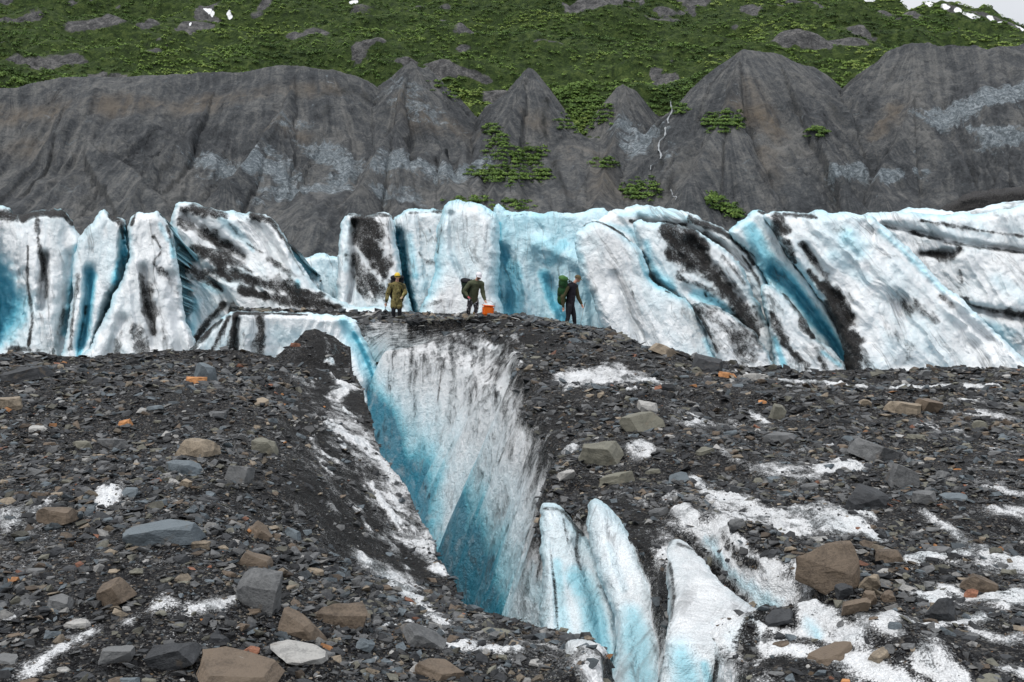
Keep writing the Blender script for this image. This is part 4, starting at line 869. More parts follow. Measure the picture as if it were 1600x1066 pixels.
def rock_bm(w, d, h, kind, seed, detail=True):
    rs = np.random.default_rng(seed); pts = []
    if kind == 'slab':
        n = rs.integers(5, 8); a0 = rs.uniform(0, 6.28)
        ang = a0 + (np.arange(n) + rs.uniform(-.3, .3, n)) * 2 * np.pi / n
        for a in ang:
            r = rs.uniform(.78, 1.05); x = np.cos(a) * r * w / 2; y = np.sin(a) * r * d / 2
            k = rs.uniform(.78, 1.0); tl = 1 + .35 * rs.uniform(-1, 1)
            pts += [(x, y, -h / 2 * rs.uniform(.7, 1.1)), (x * k, y * k, h / 2 * tl)]
    elif kind == 'block':
        sk = rs.uniform(-.12, .12, 2)
        for sx in (-1, 1):
            for sy in (-1, 1):
                for sz in (-1, 1):
                    k = rs.uniform(.45, 1.02, 3) if sz > 0 else rs.uniform(.7, 1.08, 3)
                    pts.append((sx * w / 2 * k[0] + sz * sk[0] * w, sy * d / 2 * k[1] + sz * sk[1] * d, sz * h / 2 * rs.uniform(.5, 1.0)))
        for _ in range(6):
            v = rs.normal(size=3); v /= np.linalg.norm(v); pts.append(tuple(v * np.array([w, d, h]) / 2 * 1.0))
    else:
        for _ in range(17):
            v = rs.normal(size=3); v /= np.linalg.norm(v); pts.append(tuple(v * np.array([w, d, h]) / 2 * rs.uniform(.92, 1.12)))
    bm = bmesh.new()
    for p in pts: bm.verts.new(p)
    r = bmesh.ops.convex_hull(bm, input=bm.verts)
    bmesh.ops.delete(bm, geom=[g for g in set(r['geom_interior'] + r['geom_unused']) if isinstance(g, bmesh.types.BMVert) and g.is_valid], context='VERTS')
    # break corners and edges off along random fracture planes
    for _ in range(rs.integers(3, 7) if detail else 1):
        nv = rs.normal(size=3); nv[2] = abs(nv[2]) * .8; nv /= np.linalg.norm(nv); nv = Vector(nv)
        sup = max(v.co.dot(nv) for v in bm.verts); q = nv * sup * rs.uniform(.62, .93)
        g = bmesh.ops.bisect_plane(bm, geom=bm.verts[:] + bm.edges[:] + bm.faces[:], plane_co=q, plane_no=nv, clear_outer=True)
        bmesh.ops.holes_fill(bm, edges=[e for e in bm.edges if e.is_boundary])
    bmesh.ops.remove_doubles(bm, verts=bm.verts, dist=max(w, d, h) * .004)
    bmesh.ops.dissolve_limit(bm, angle_limit=math.radians(9), verts=bm.verts, edges=bm.edges)
    bmesh.ops.bevel(bm, geom=list(bm.edges), offset=min(w, d, h) * (.022 if detail else .05), segments=2 if detail else 1, affect='EDGES', profile=.6)
    if detail:
        bmesh.ops.triangulate(bm, faces=bm.faces)
        for _ in range(2):
            L = max(w, d, h) * .13
            es = [e for e in bm.edges if e.calc_length() > L]
            if es: bmesh.ops.subdivide_edges(bm, edges=es, cuts=1); bmesh.ops.triangulate(bm, faces=[f for f in bm.faces if len(f.verts) > 3])
        s = max(w, d, h)
        for v in bm.verts:
            q = v.co / s
            v.co += v.co.normalized() * s * (.034 * mnoise.noise(q * 4 + Vector((seed, 0, 0))) + .016 * mnoise.noise(q * 13 + Vector((seed, 3, 0))))
    lo = [min(v.co[i] for v in bm.verts) for i in range(3)]; hi = [max(v.co[i] for v in bm.verts) for i in range(3)]
    for v in bm.verts:
        v.co = Vector(((v.co[i] - (lo[i] + hi[i]) / 2) * (w, d, h)[i] / max(hi[i] - lo[i], 1e-4) for i in range(3)))
    return bm
ROCKN = 0
def put_rock(px, py, w, h, col, kind, label, tilt=None, aspect=None, rise=None):
    global ROCKN; ROCKN += 1; sd_ = ROCKN * 13 + 5; rs = random.Random(sd_)
    g = gpix.at(px, py + h * .32)
    Y = float(g[1]); s = Y / F; W, H = w * s * 1.08, h * s
    gz = max((py - 380) / F, .09)
    D = W * (aspect or rs.uniform(.6, .85))
    T = max(H - D * gz * .75, H * .34, W * .12) * 1.12
    bm = rock_bm(W, D, T, kind, sd_, w > 15)
    me = bm_mesh('rock', bm, False)
    o = obj('rock', me, RM[col])
    X0 = float(ray(px, py)[0]) * (Y + D * .2); Y0 = Y + D * .2
    gx = (zat(X0 + .15, Y0) - zat(X0 - .15, Y0)) / .3; gy = (zat(X0, Y0 + .15) - zat(X0, Y0 - .15)) / .3
    tx = rs.uniform(-.10, .10) + max(-.3, min(.3, math.atan(gy) * .6)); ty = rs.uniform(-.13, .13) - max(-.35, min(.35, math.atan(gx) * .7))
    if tilt: tx += tilt[0]; ty += tilt[1]
    o.rotation_euler = (tx, ty, rs.uniform(-.35, .35))
    o.location = (X0, Y0, float(zat(X0, Y0)) + T * .26)
    tag(o, label, 'rock', 'loose rocks on the glacier')
    return o
LM = [ # px py w h colour shape label (short name used as a landmark) tilt
 (405,925,70,84,'grey','block','big upright grey block with a flat pale face',(.25,.05)),
 (255,826,122,46,'blue-grey','slab','long flat blue-grey slab with a pointed left end',(.1,-.12)),
 (474,972,78,58,'brown','block','large yellow-brown block with pale cracks',None),
 (532,955,82,58,'brown','block','large brown block with a dark shaded front',None),
 (366,1052,136,46,'brown','slab','very large brown slab cut by the bottom edge',None),
 (272,1022,72,52,'dark grey','block','dark grey leaning slab beside the largest bottom slab',(0,-.3)),
 (172,925,62,48,'brown','block','brown wedge of rock with a rusty top',(0,-.35)),
 (95,938,50,32,'grey','slab','flat grey stone left of the brown wedge',None),
 (183,1022,52,36,'grey','block','squat grey block near the bottom left',None),
 (85,807,66,38,'brown','boulder','mottled brown rock with rusty patches at far left',None),
 (308,693,62,38,'tan','block','pale tan rock with a split face in the mid left rubble',(0,-.15)),
 (288,728,54,28,'blue-grey','slab','thin bluish slab under the pale tan rock',None),
 (373,741,40,40,'grey','block','cubic grey block with a white stripe on the left mound',None),
 (415,697,42,30,'olive-grey','block','square olive block nearest the muddy slope',None),
 (175,691,52,22,'grey','slab','narrow grey slab left of the pale tan rock',(0,-.15)),
 (36,586,76,26,'dark grey','slab','wide dark slab at the far left edge under the ice',None),
 (16,632,38,24,'tan','slab','pale tan slab at the left edge below the wide dark slab',None),
 (321,580,34,32,'blue-grey','block','blue-grey stone standing on the mound crest',(0,.3)),
 (306,594,32,15,'orange','slab','bright orange flat stone on the mound crest',None),
 (195,660,20,13,'orange','block','small orange stone on the upper left mound',None),
 (315,850,28,20,'tan','block','small tan cube touching the long blue-grey slab',None),
 (402,872,54,30,'brown','block','brown block just above the upright grey block',None),
 (408,829,40,26,'brown','slab','brown triangular stone at the edge of the mud',(0,.25)),
 (393,1011,28,18,'rust','block','brick-red stone near the largest bottom slab',None),
 (465,1021,92,40,'light grey','boulder','long mottled pale rock at the bottom centre left',None),
 (663,993,80,36,'grey','slab','grey pointed slab on the snow in front of the crevasse',(0,.2)),
 (686,1042,80,46,'brown','slab','brown tilted slab at the bottom centre',(0,.35)),
 (945,710,78,46,'olive-grey','slab','big olive slab perched right of the crevasse',(.1,0)),
 (960,745,58,24,'olive-grey','slab','flat olive rock underneath the big perched slab',None),
 (1000,658,66,32,'olive-grey','block','olive brown rock above the big perched slab',None),
 (1013,635,36,22,'light grey','block','pale grey stone behind the olive brown rock',None),
 (1290,884,100,84,'brown','boulder','huge rounded brown boulder on the snow',None),
 (1473,953,52,50,'dark grey','boulder','dark blue-black boulder at the lower right',None),
 (1354,780,62,46,'dark grey','slab','dark upright fin of slate right of centre',(.2,.35)),
 (1415,746,52,40,'grey','block','grey block tilted right of the slate fin',(0,.35)),
 (1368,703,76,38,'grey','slab','long diagonal grey slab above the slate fin',(0,.4)),
 (1216,680,56,20,'grey','slab','low grey slab in the upper right rubble',None),
 (1215,644,24,30,'olive-grey','block','small upright olive stone behind the low grey slab',None),
 (1412,637,54,24,'tan','slab','tan flat rock near the far right crest',(0,.2)),
 (1452,632,42,30,'brown','block','brown grey rock beside the tan flat rock',None),
 (1390,866,46,32,'brown','block','brown stone touching the snow right of the huge boulder',None),
 (1362,912,26,40,'tan','slab','upright tan shard right of the huge boulder',(.3,.5)),
 (1358,935,24,36,'brown','slab','orange-brown shard leaning below the upright tan shard',(.2,.5)),
 (1335,940,46,32,'brown','block','brown block wedged under the huge boulder',None),
 (1318,922,28,26,'dark grey','block','dark stone in the shadow under the huge boulder',None),
 (1388,930,24,22,'brown','block','small brown stone right of the leaning shards',None),
 (1532,912,60,38,'brown','slab','brown wedge-shaped rock near the lower right edge',(0,.25)),
 (1517,929,20,18,'rust','block','rusty red stone left under the brown wedge-shaped rock',None),
 (1375,1019,30,20,'tan','block','tan stone sitting on the snowy hump',None),
 (1218,966,52,16,'dark grey','slab','black flat stone lying in the icy groove',None),
 (1300,1022,76,24,'brown','slab','long flat brown slab frozen into the snowy hump',None),
 (1040,547,48,18,'tan','slab','tan slab below the hiker in the brown cap',(0,.2)),
 (1105,570,46,28,'dark grey','block','black block at the foot of the right ice fan',None),
 (1138,581,34,13,'orange','slab','orange stone at the foot of the right ice fan',None),
 (1180,588,44,18,'light grey','slab','pale slab right of the orange stone',None),
 (1030,795,30,16,'grey','slab','grey chip frozen into the rim right of the crevasse',None),
 (1150,815,26,20,'grey','block','grey stone in the snow above the icy groove',None),
 (950,830,0,0,'','','',None)]
LM = [l for l in LM if l[2]]
placed = []
for px, py, w_, h_, c, k, lab, tl in LM:
    put_rock(px, py, w_, h_, c, k, lab, tl); placed.append((px, py, w_))
# smaller rocks one by one
cov_at = lambda x, y: None
gsel = np.nonzero((cover > .62) & (cut < .15) & (Tf < .1) & (gpx_ > -5) & (gpx_ < 1605) & (gpy_ > 560) & (gpy_ < 1075) & (Yf < 27))[0]
mudv = mud
NAUTO = 238; autos = []; tries = 0
ORD = ['nearest', 'second nearest', 'third nearest', 'fourth nearest', 'fifth nearest', 'sixth nearest', 'seventh nearest', 'eighth nearest']
while len(autos) < NAUTO and tries < 30000:
    tries += 1
    i = gsel[RNG.integers(len(gsel))]; x, y = gpx_[i], gpy_[i]
    if mud[i] > .35 and RNG.random() > .06: continue
    if RNG.random() > .25 + .75 * (y - 560) / 500: continue
    big = (y - 560) / 500
    w_ = RNG.choice([15, 19, 24, 31, 40, 52], p=[.28, .27, .2, .13, .08, .04]) * (.62 + .75 * big) * RNG.uniform(.85, 1.15)
    if any(abs(x - a) < (w_ + b) * .52 and abs(y - c_) < (w_ + b) * .30 for a, c_, b in placed): continue
    col = RNG.choice(list(PAL), p=[.25, .29, .14, .105, .085, .06, .007, .008, .055])
    if col in ('orange', 'rust'): w_ = min(w_, RNG.uniform(11, 19))
    kind = RNG.choice(['slab', 'block', 'boulder'], p=[.72, .2, .08])
    h_ = w_ * (RNG.uniform(.24, .46) if kind == 'slab' else RNG.uniform(.55, .8))
    autos.append([float(x), float(y), float(w_), float(h_), str(col), str(kind)]); placed.append((x, y, w_))
def where(a, l):
    dx, dy = a[0] - l[0], (a[1] - l[1]) * 1.3
    if abs(dx) > abs(dy): return 'left of' if dx < 0 else 'right of'
    return 'above' if dy < 0 else 'below'
used = {}
info = []
for a in autos:
    size = 'tiny' if a[2] < 16 else 'small' if a[2] < 24 else 'mid-sized' if a[2] < 36 else 'large'
    shape = {'slab': 'flat stone', 'block': 'blocky stone', 'boulder': 'rounded stone'}[a[5]]
    near = sorted(range(len(LM)), key=lambda k: (a[0] - LM[k][0])**2 + (a[1] - LM[k][1])**2)[:5]
    info.append((size, shape, near))
for k, a in sorted(enumerate(autos), key=lambda t: -t[1][2]):
    size, shape, near = info[k]; lab = None
    for li in near:
        l = LM[li]; d = where(a, l)
        same = [j for j, b in enumerate(autos) if info[j][0] == size and info[j][1] == shape and b[4] == a[4] and where(b, l) == d]
        same.sort(key=lambda j: (autos[j][0] - l[0])**2 + (autos[j][1] - l[1])**2)
        r = same.index(k)
        short = l[6].split(' with ')[0].split(' touching ')[0]
        if len(short.split()) > 7: short = ' '.join(short.split()[:7])
        cand = f'{size} {a[4]} {shape} {ORD[r] if r < 8 else ""} {d} the {short}' if r else f'{size} {a[4]} {shape} just {d} the {short}'
        if r < 4 and cand not in used and len(cand.split()) <= 16: lab = cand; break
    if lab is None: lab = f'{size} {a[4]} {shape} {d} the {short}'
    used[lab] = 1
    o = put_rock(a[0], a[1], a[2], a[3], a[4], a[5], lab)
# ---- the countless smaller stones
def stone_proto(seed, flat):
    rs = np.random.default_rng(seed); bm = bmesh.new(); n = rs.integers(8, 12)
    for _ in range(n):
        v = rs.normal(size=3); v /= np.abs(v).max()**.55 * np.linalg.norm(v)**.45; bm.verts.new(v * np.array([1, rs.uniform(.6, .9), flat]) * rs.uniform(.8, 1.05))
    r = bmesh.ops.convex_hull(bm, input=bm.verts)
    dl = [g for g in set(r['geom_interior'] + r['geom_unused']) if isinstance(g, bmesh.types.BMVert) and g.is_valid]
    bmesh.ops.delete(bm, geom=dl, context='VERTS')
    bmesh.ops.triangulate(bm, faces=bm.faces); bm.verts.index_update()
    V = np.array([v.co[:] for v in bm.verts], np.float32); Fc = np.array([[v.index for v in f.verts] for f in bm.faces]); bm.free(); return V, Fc
PR = [stone_proto(900 + i, [.18, .26, .36, .55][i % 4]) for i in range(24)]
def stones(name, label, ids, size, cols):
    n = len(ids); V = []; Fs = []; C = []; off = 0
    pos = GV[ids] + np.stack([RNG.normal(0, .6, n) * Yf[ids] / F * 2, RNG.normal(0, 1, n) * Yf[ids] / F * 2, np.zeros(n)], 1)
    pos[:, 2] = zat(pos[:, 0], pos[:, 1]) + size * .12
    yaw = RNG.uniform(0, 6.283, n); t1 = RNG.normal(0, .22, n); t2 = RNG.normal(0, .22, n)
    cy, sy = np.cos(yaw), np.sin(yaw)
    for k, (pv, pf) in enumerate(PR):
        m = np.nonzero(np.arange(n) % len(PR) == k)[0]
        if not len(m): continue
        v = pv[None] * size[m, None, None]
        x = v[..., 0] * cy[m, None] - v[..., 1] * sy[m, None]; y = v[..., 0] * sy[m, None] + v[..., 1] * cy[m, None]
        z = v[..., 2] + x * t1[m, None] + y * t2[m, None]
        w3 = np.stack([x, y, z], -1) + pos[m, None]
        V.append(w3.reshape(-1, 3)); Fs.append((pf[None] + (off + np.arange(len(m)) * len(pv))[:, None, None]).reshape(-1, 3))
        C.append(np.repeat(cols[m], len(pv), 0)); off += len(m) * len(pv)
    me = np_mesh(name, np.concatenate(V), np.concatenate(Fs), dict(col=np.concatenate(C)), smooth=False)
    return tag(obj(name, me, MAT_STONES), label, 'rubble', kind='stuff')
MAT_STONES = rock_material('loose_stones', None, True)
palc = np.array(list(PAL.values())); palw = np.array([.32, .30, .13, .09, .055, .045, .003, .005, .052])
def pick_cols(n):
    c = palc[RNG.choice(len(palc), n, p=palw / palw.sum())] * .98 * RNG.uniform(.45, 1.25, (n, 1)); return np.c_[c, np.ones(n)].astype(np.float32)
ok = np.nonzero((cut < .3) & (Tf < .2) & (Bg.ravel() < .3) & (gpx_ > -330) & (gpx_ < 1930) & (gpy_ > 470) & (gpy_ < 1350) & (Yf < 40) & (Yf > 3.2))[0]
dens = np.clip((cover[ok] + .35 * gw[ok] - .25) * 1.6, .055, 1) * (1 - .86 * np.clip(mud[ok] + .3 * gw[ok], 0, 1))
dens *= np.clip(.75 + .8 * fbm(Xf[ok] * .8, Yf[ok] * .8, 0, 3, 77), .15, 1.6)
NS = 92000
ids = RNG.choice(ok, NS, p=dens / dens.sum())
spx = 3.3 * RNG.pareto(1.65, NS) + 2.2          # size follows a power law, coarser where it lies nearer
spx = np.clip(spx, 2.2, 17 + 7 * (Yf[ids] < 9))
stones('rubble', 'countless small slate stones and gravel spread over the glacier ice', ids, (spx * Yf[ids] / F * .62).astype(np.float32), pick_cols(NS))
print('rocks', ROCKN, 'labels', len(used))
# ------------------------------------------------------------------ hikers
def fabric(name, cols, scale, rough=.85):
    n = NT(name); p = n.coord()
    v = n.noise(p, scale, 3, .6, .6); f = n.noise(p, 40, 4)
    st = [(.30 + .4 * i / max(1, len(cols) - 1), c) for i, c in enumerate(cols)]
    return n.fin(n.ramp(v, st, 'CONSTANT' if len(cols) > 2 else 'LINEAR'), rough, n.bump(n.math('ADD', n.noise(p, 9, 4), n.math('MULTIPLY', f, .2)), .6, .03), .2)
SKIN = simple('skin', (.48, .27, .20), .5, .1, 20, .4)
M_ = dict(
 camo=fabric('camouflage_cloth', [(.035,.034,.016), (.15,.125,.05), (.25,.22,.09), (.07,.065,.03)], 7),
 darkp=fabric('dark_trouser_cloth', [(.012,.013,.018), (.028,.03,.036)], 6), gaiter=fabric('maroon_gaiter_cloth', [(.10,.03,.03), (.16,.06,.06)], 6),
 olive=fabric('olive_jacket_cloth', [(.052,.062,.036), (.085,.095,.058)], 5), print=fabric('patterned_trouser_cloth', [(.012,.012,.015), (.03,.03,.035), (.42,.42,.44), (.05,.045,.05)], 11),
 brown=fabric('olive_brown_sleeve_cloth', [(.055,.048,.024), (.085,.075,.04)], 5), vest=fabric('black_vest_cloth', [(.010,.009,.013), (.024,.021,.028)], 6),
 green=fabric('green_pack_cloth', [(.010,.036,.014), (.018,.066,.022)], 5), lime=fabric('lime_lid_cloth', [(.025,.09,.022), (.08,.17,.05)], 5), dgreen=fabric('dark_green_pack_cloth', [(.018,.035,.022), (.035,.06,.04)], 5), black=fabric('black_nylon', [(.008,.008,.01), (.02,.02,.024)], 6),
 boot=simple('tan_boot_leather', (.22,.16,.09), .6), dboot=simple('dark_boot_leather', (.03,.026,.024), .6), yellow=simple('yellow_helmet_shell', (.62,.44,.04), .35, .08), white=simple('white_helmet_shell', (.72,.70,.74), .4, .12),
 cap=fabric('brown_cap_cloth', [(.085,.065,.035), (.12,.095,.055)], 6), red=simple('red_glove', (.38,.10,.11), .8), hair=simple('dark_beard', (.035,.026,.022), .8), tanglove=simple('tan_glove', (.40,.28,.18), .8),
 orange=simple('orange_plastic', (.80,.15,.012), .4, .06), steel=simple('grey_metal', (.32,.33,.34), .35), eye=simple('dark_eye', (.02,.015,.012), .3), strap=simple('black_webbing', (.012,.012,.013), .8))

def ball(bm, c, r, q=2):
    r = (r, r, r) if not isinstance(r, (tuple, list)) else r
    bmesh.ops.create_icosphere(bm, subdivisions=q, radius=1, matrix=Matrix.Translation(c) @ Matrix.Diagonal((*r, 1)))
def limb(bm, pts, q=2):
    """tapered limb through (point, radius) joints"""
    for (a, ra), (b, rb) in zip(pts[:-1], pts[1:]):
        t = bmesh.new(); ball(t, a, ra, q); ball(t, b, rb, q)
        r = bmesh.ops.convex_hull(t, input=t.verts)
        bmesh.ops.delete(t, geom=[g for g in set(r['geom_interior'] + r['geom_unused']) if isinstance(g, bmesh.types.BMVert) and g.is_valid], context='VERTS')
        m = bpy.data.meshes.new('tmp'); t.to_mesh(m); t.free(); bm.from_mesh(m); bpy.data.meshes.remove(m)
def blob(name, bm, mat, parent, voxel=.014, smooth=4):
    """fuse overlapping volumes into one continuous skin"""
    me = bpy.data.meshes.new(name); bm.to_mesh(me); bm.free()
    o = bpy.data.objects.new(name, me); COL.objects.link(o)
    r = o.modifiers.new('r', 'REMESH'); r.mode = 'VOXEL'; r.voxel_size = voxel
    s = o.modifiers.new('s', 'SMOOTH'); s.iterations = smooth; s.factor = .5
    dg = bpy.context.evaluated_depsgraph_get(); dg.update()
    out = bpy.data.meshes.new_from_object(o.evaluated_get(dg)); out.name = name
    o.modifiers.clear(); old = o.data; o.data = out; bpy.data.meshes.remove(old)
    out.polygons.foreach_set('use_smooth', [True] * len(out.polygons))
    out.materials.clear(); out.materials.append(mat); o.parent = parent; return o
def V3(*a): return Vector(a)
def mid(a, b, t=.5): return a.lerp(b, t)
def hand(bm, wrist, d, side, curl=.5):
    """palm, four unequal bent fingers and a thumb from the side of the palm"""
    d = d.normalized(); s = side.normalized(); n = d.cross(s).normalized()
    limb(bm, [(wrist, .026), (wrist + d * .05, .034)]); limb(bm, [(wrist + d * .05 - s * .022, .016), (wrist + d * .085 - s * .026, .014)]); limb(bm, [(wrist + d * .05 + s * .022, .016), (wrist + d * .085 + s * .026, .014)])
    for k, L in enumerate((.062, .074, .070, .055)):
        b = wrist + d * .09 + s * (-.033 + .022 * k); m_ = b + d * L * .55 + n * L * curl * .35; e = b + d * L * .8 + n * L * curl * 1.0
        limb(bm, [(b, .0105), (m_, .0098), (e, .0082)], 1)
    t0 = wrist + d * .035 - s * .034; t1 = t0 + d * .03 - s * .022 + n * .012; limb(bm, [(t0, .013), (t1, .011), (t1 + d * .03 + n * .015, .009)], 1)

def person(label, px0, py0, Yp, J, face, look, outfit):
    """J: joints measured from the photo (px, py, depth offset in metres)"""
    g = P(px0, py0, Yp); s = Yp / F * 1.0
    root = bpy.data.objects.new('person', None); COL.objects.link(root); root.empty_display_size = .3
    root.location = Vector(g); tag(root, label, 'person', 'hikers crossing the glacier')
    j = {k: V3((a - px0) * s, dy, (py0 - b) * s) for k, (a, b, dy) in J.items()}
    f = Vector(face).normalized(); up = Vector(look).normalized(); sd_ = f.cross(up).normalized()
    hd = j['head']
    bm = bmesh.new()
    # head with face
    R = Matrix((sd_, f, up)).transposed()
    def hp(a, b, c): return hd + R @ V3(a, b, c)
    def hb(c, r):
        bmesh.ops.create_icosphere(bm, subdivisions=2, radius=1, matrix=Matrix.Translation(hp(*c)) @ R.to_4x4() @ Matrix.Diagonal((*r, 1)))
    hb((0, -.012, .025), (.076, .095, .092)); hb((0, .03, -.045), (.056, .060, .070)); hb((0, .062, -.088), (.026, .026, .022))
    hb((0, .092, -.012), (.012, .016, .030)); hb((0, .100, -.034), (.017, .016, .012)); hb((0, .083, -.064), (.026, .012, .009)); hb((0, .074, .026), (.052, .018, .012))
    for q in (-1, 1): hb((q * .080, -.008, -.012), (.012, .020, .032)); hb((q * .040, .058, -.028), (.022, .018, .018))
    limb(bm, [(mid(hd, j['neck'], .35), .056), (j['neck'], .062)])
    # trunk
    ch = mid(j['shR'], j['shL']); hip = mid(j['hipR'], j['hipL'])
    limb(bm, [(j['neck'], .06), (ch, .10)]); limb(bm, [(j['shR'], .062), (ch, .115), (j['shL'], .062)]); limb(bm, [(ch, .125), (mid(ch, hip, .55), .118), (hip, .125)])
    for q in 'RL':
        limb(bm, [(j['sh' + q], .056), (mid(j['sh' + q], j['el' + q]), .050), (j['el' + q], .040), (mid(j['el' + q], j['wr' + q], .35), .040), (j['wr' + q], .026)])
        limb(bm, [(j['hip' + q], .095), (mid(j['hip' + q], j['kn' + q]), .082), (j['kn' + q], .056), (mid(j['kn' + q], j['an' + q], .35), .056), (j['an' + q], .038)])
        toe = j['an' + q] + V3(*outfit['toe']) * .15 + V3(0, 0, -.05); limb(bm, [(j['an' + q] + V3(0, 0, -.04), .035), (toe, .028)])
        if not outfit.get('glove' + q):
            hand(bm, j['wr' + q], j['wr' + q] - j['el' + q], V3(*outfit['hand_side']), .8)
    blob('body', bm, SKIN, root, .010, 2)
    for q in 'RL':
        if outfit.get('glove' + q):
            b2 = bmesh.new(); d = j['wr' + q] - j['el' + q]; limb(b2, [(j['wr' + q] - d.normalized() * .06, .042), (j['wr' + q], .036)])
            hand(b2, j['wr' + q], d, V3(*outfit['hand_side']), .9); blob('glove', b2, outfit['glove' + q], root, .009, 1)
    for q in (-1, 1):
        e = bmesh.new(); bmesh.ops.create_icosphere(e, subdivisions=2, radius=.011, matrix=Matrix.Translation(hp(q * .030, .078, .006))); obj('eye', bm_mesh('eye', e, True), M_['eye'], root)
    # jacket
    bm = bmesh.new(); ex = outfit.get('bulk', .024)
    limb(bm, [(j['neck'] + V3(0, 0, -.01), .075), (ch, .13 + ex)]); limb(bm, [(j['shR'], .075 + ex * .6), (ch, .14 + ex * .5), (j['shL'], .075 + ex * .6)])
    limb(bm, [(ch, .145 + ex * .5), (mid(ch, hip, .5), .142 + ex * .6), (hip, .148 + ex * .5)])
    if outfit.get('skirt'):
        for q in 'RL': limb(bm, [(j['hip' + q], .135), (mid(j['hip' + q], j['kn' + q], .62), .125)])
    arm_bm = bmesh.new() if outfit.get('sleeve') else bm
    for q in 'RL':
        e, w = j['el' + q], j['wr' + q]
        limb(arm_bm, [(j['sh' + q], .075 + ex * .5), (mid(j['sh' + q], e), .066 + ex * .6), (e, .058 + ex * .6), (mid(e, w, .45), .054 + ex * .5), (mid(e, w, .93), .043 + ex * .2)])
    if outfit.get('sleeve'): blob('shirt', arm_bm, outfit['sleeve'], root, .013, 3)
    jk = blob('vest' if outfit.get('sleeve') else 'jacket', bm, outfit['jacket'], root, .013, 3)
    for m in (jk.data,):
        co_ = np.empty(len(m.vertices) * 3, np.float32); m.vertices.foreach_get('co', co_); co_ = co_.reshape(-1, 3)
        w_ = fbm(co_[:, 0] * 7, co_[:, 1] * 7, co_[:, 2] * 11, 3, 5) * .016
        c0 = np.array(mid(ch, hip)); dv = co_ - c0; dv /= np.linalg.norm(dv, axis=1)[:, None] + 1e-6
        m.vertices.foreach_set('co', (co_ + dv * w_[:, None]).ravel()); m.update()
    # trousers, boots
    bm = bmesh.new(); limb(bm, [(j['hipR'], .115), (hip, .13), (j['hipL'], .115)])
    for q in 'RL': limb(bm, [(j['hip' + q], .118), (mid(j['hip' + q], j['kn' + q]), .104), (j['kn' + q], .080), (mid(j['kn' + q], j['an' + q], .4), .078), (mid(j['kn' + q], j['an' + q], .92), .064)])
    blob('trousers', bm, outfit['trousers'], root, .014, 3)
    for q in 'RL':
        b2 = bmesh.new(); a = j['an' + q]; t = V3(*outfit['toe'])
        limb(b2, [(a + V3(0, 0, .10), .062), (a + V3(0, 0, -.035), .052)]); limb(b2, [(a + V3(0, 0, -.04) - t * .05, .048), (a + V3(0, 0, -.045) + t * .09, .046), (a + V3(0, 0, -.055) + t * .17, .036)])
        blob('boot', b2, outfit['boots'], root, .012, 2)
    # headgear
    def shell(name, mat, brim, off=(0, 0, 0), k=1.0):
        b2 = bmesh.new(); T = Matrix.Translation(hp(off[0], -.008 + off[1], .035 + off[2])) @ R.to_4x4()
        bmesh.ops.create_icosphere(b2, subdivisions=3, radius=1, matrix=T @ Matrix.Diagonal((.098 * k, .118 * k, .105 * k, 1)))
        cut_z = hp(off[0], 0, .012 + off[2])
        bmesh.ops.bisect_plane(b2, geom=b2.verts[:] + b2.edges[:] + b2.faces[:], plane_co=cut_z, plane_no=-up, clear_outer=True)
        ed = [e for e in b2.edges if e.is_boundary]; bmesh.ops.holes_fill(b2, edges=ed)
        bmesh.ops.recalc_face_normals(b2, faces=b2.faces)
        o = obj(name, bm_mesh(name, b2, True), mat, root)
        if brim:
            b3 = bmesh.new(); n_ = 11; top = []; bot = []
            for i in range(n_):
                a = -1.15 + 2.3 * i / (n_ - 1)
                for rr, dz in ((.105, 0), (.105 + brim * math.cos(a) ** .7, -.018)):
                    c = hp(math.sin(a) * rr * .92, math.cos(a) * rr + .0, .020 + dz + off[2]); top.append(b3.verts.new(c + up * .005)); bot.append(b3.verts.new(c - up * .005))
            for i in range(n_ - 1):
                q = [2*i, 2*i+1, 2*i+3, 2*i+2]; b3.faces.new([top[x] for x in q]); b3.faces.new([bot[x] for x in q][::-1])
                b3.faces.new([top[2*i+1], bot[2*i+1], bot[2*i+3], top[2*i+3]])
            bmesh.ops.recalc_face_normals(b3, faces=b3.faces)
            obj('brim', bm_mesh('brim', b3), outfit.get('brim_mat', mat), o)
        return o
    outfit['head'](shell, hp, R, root)
    return root, j

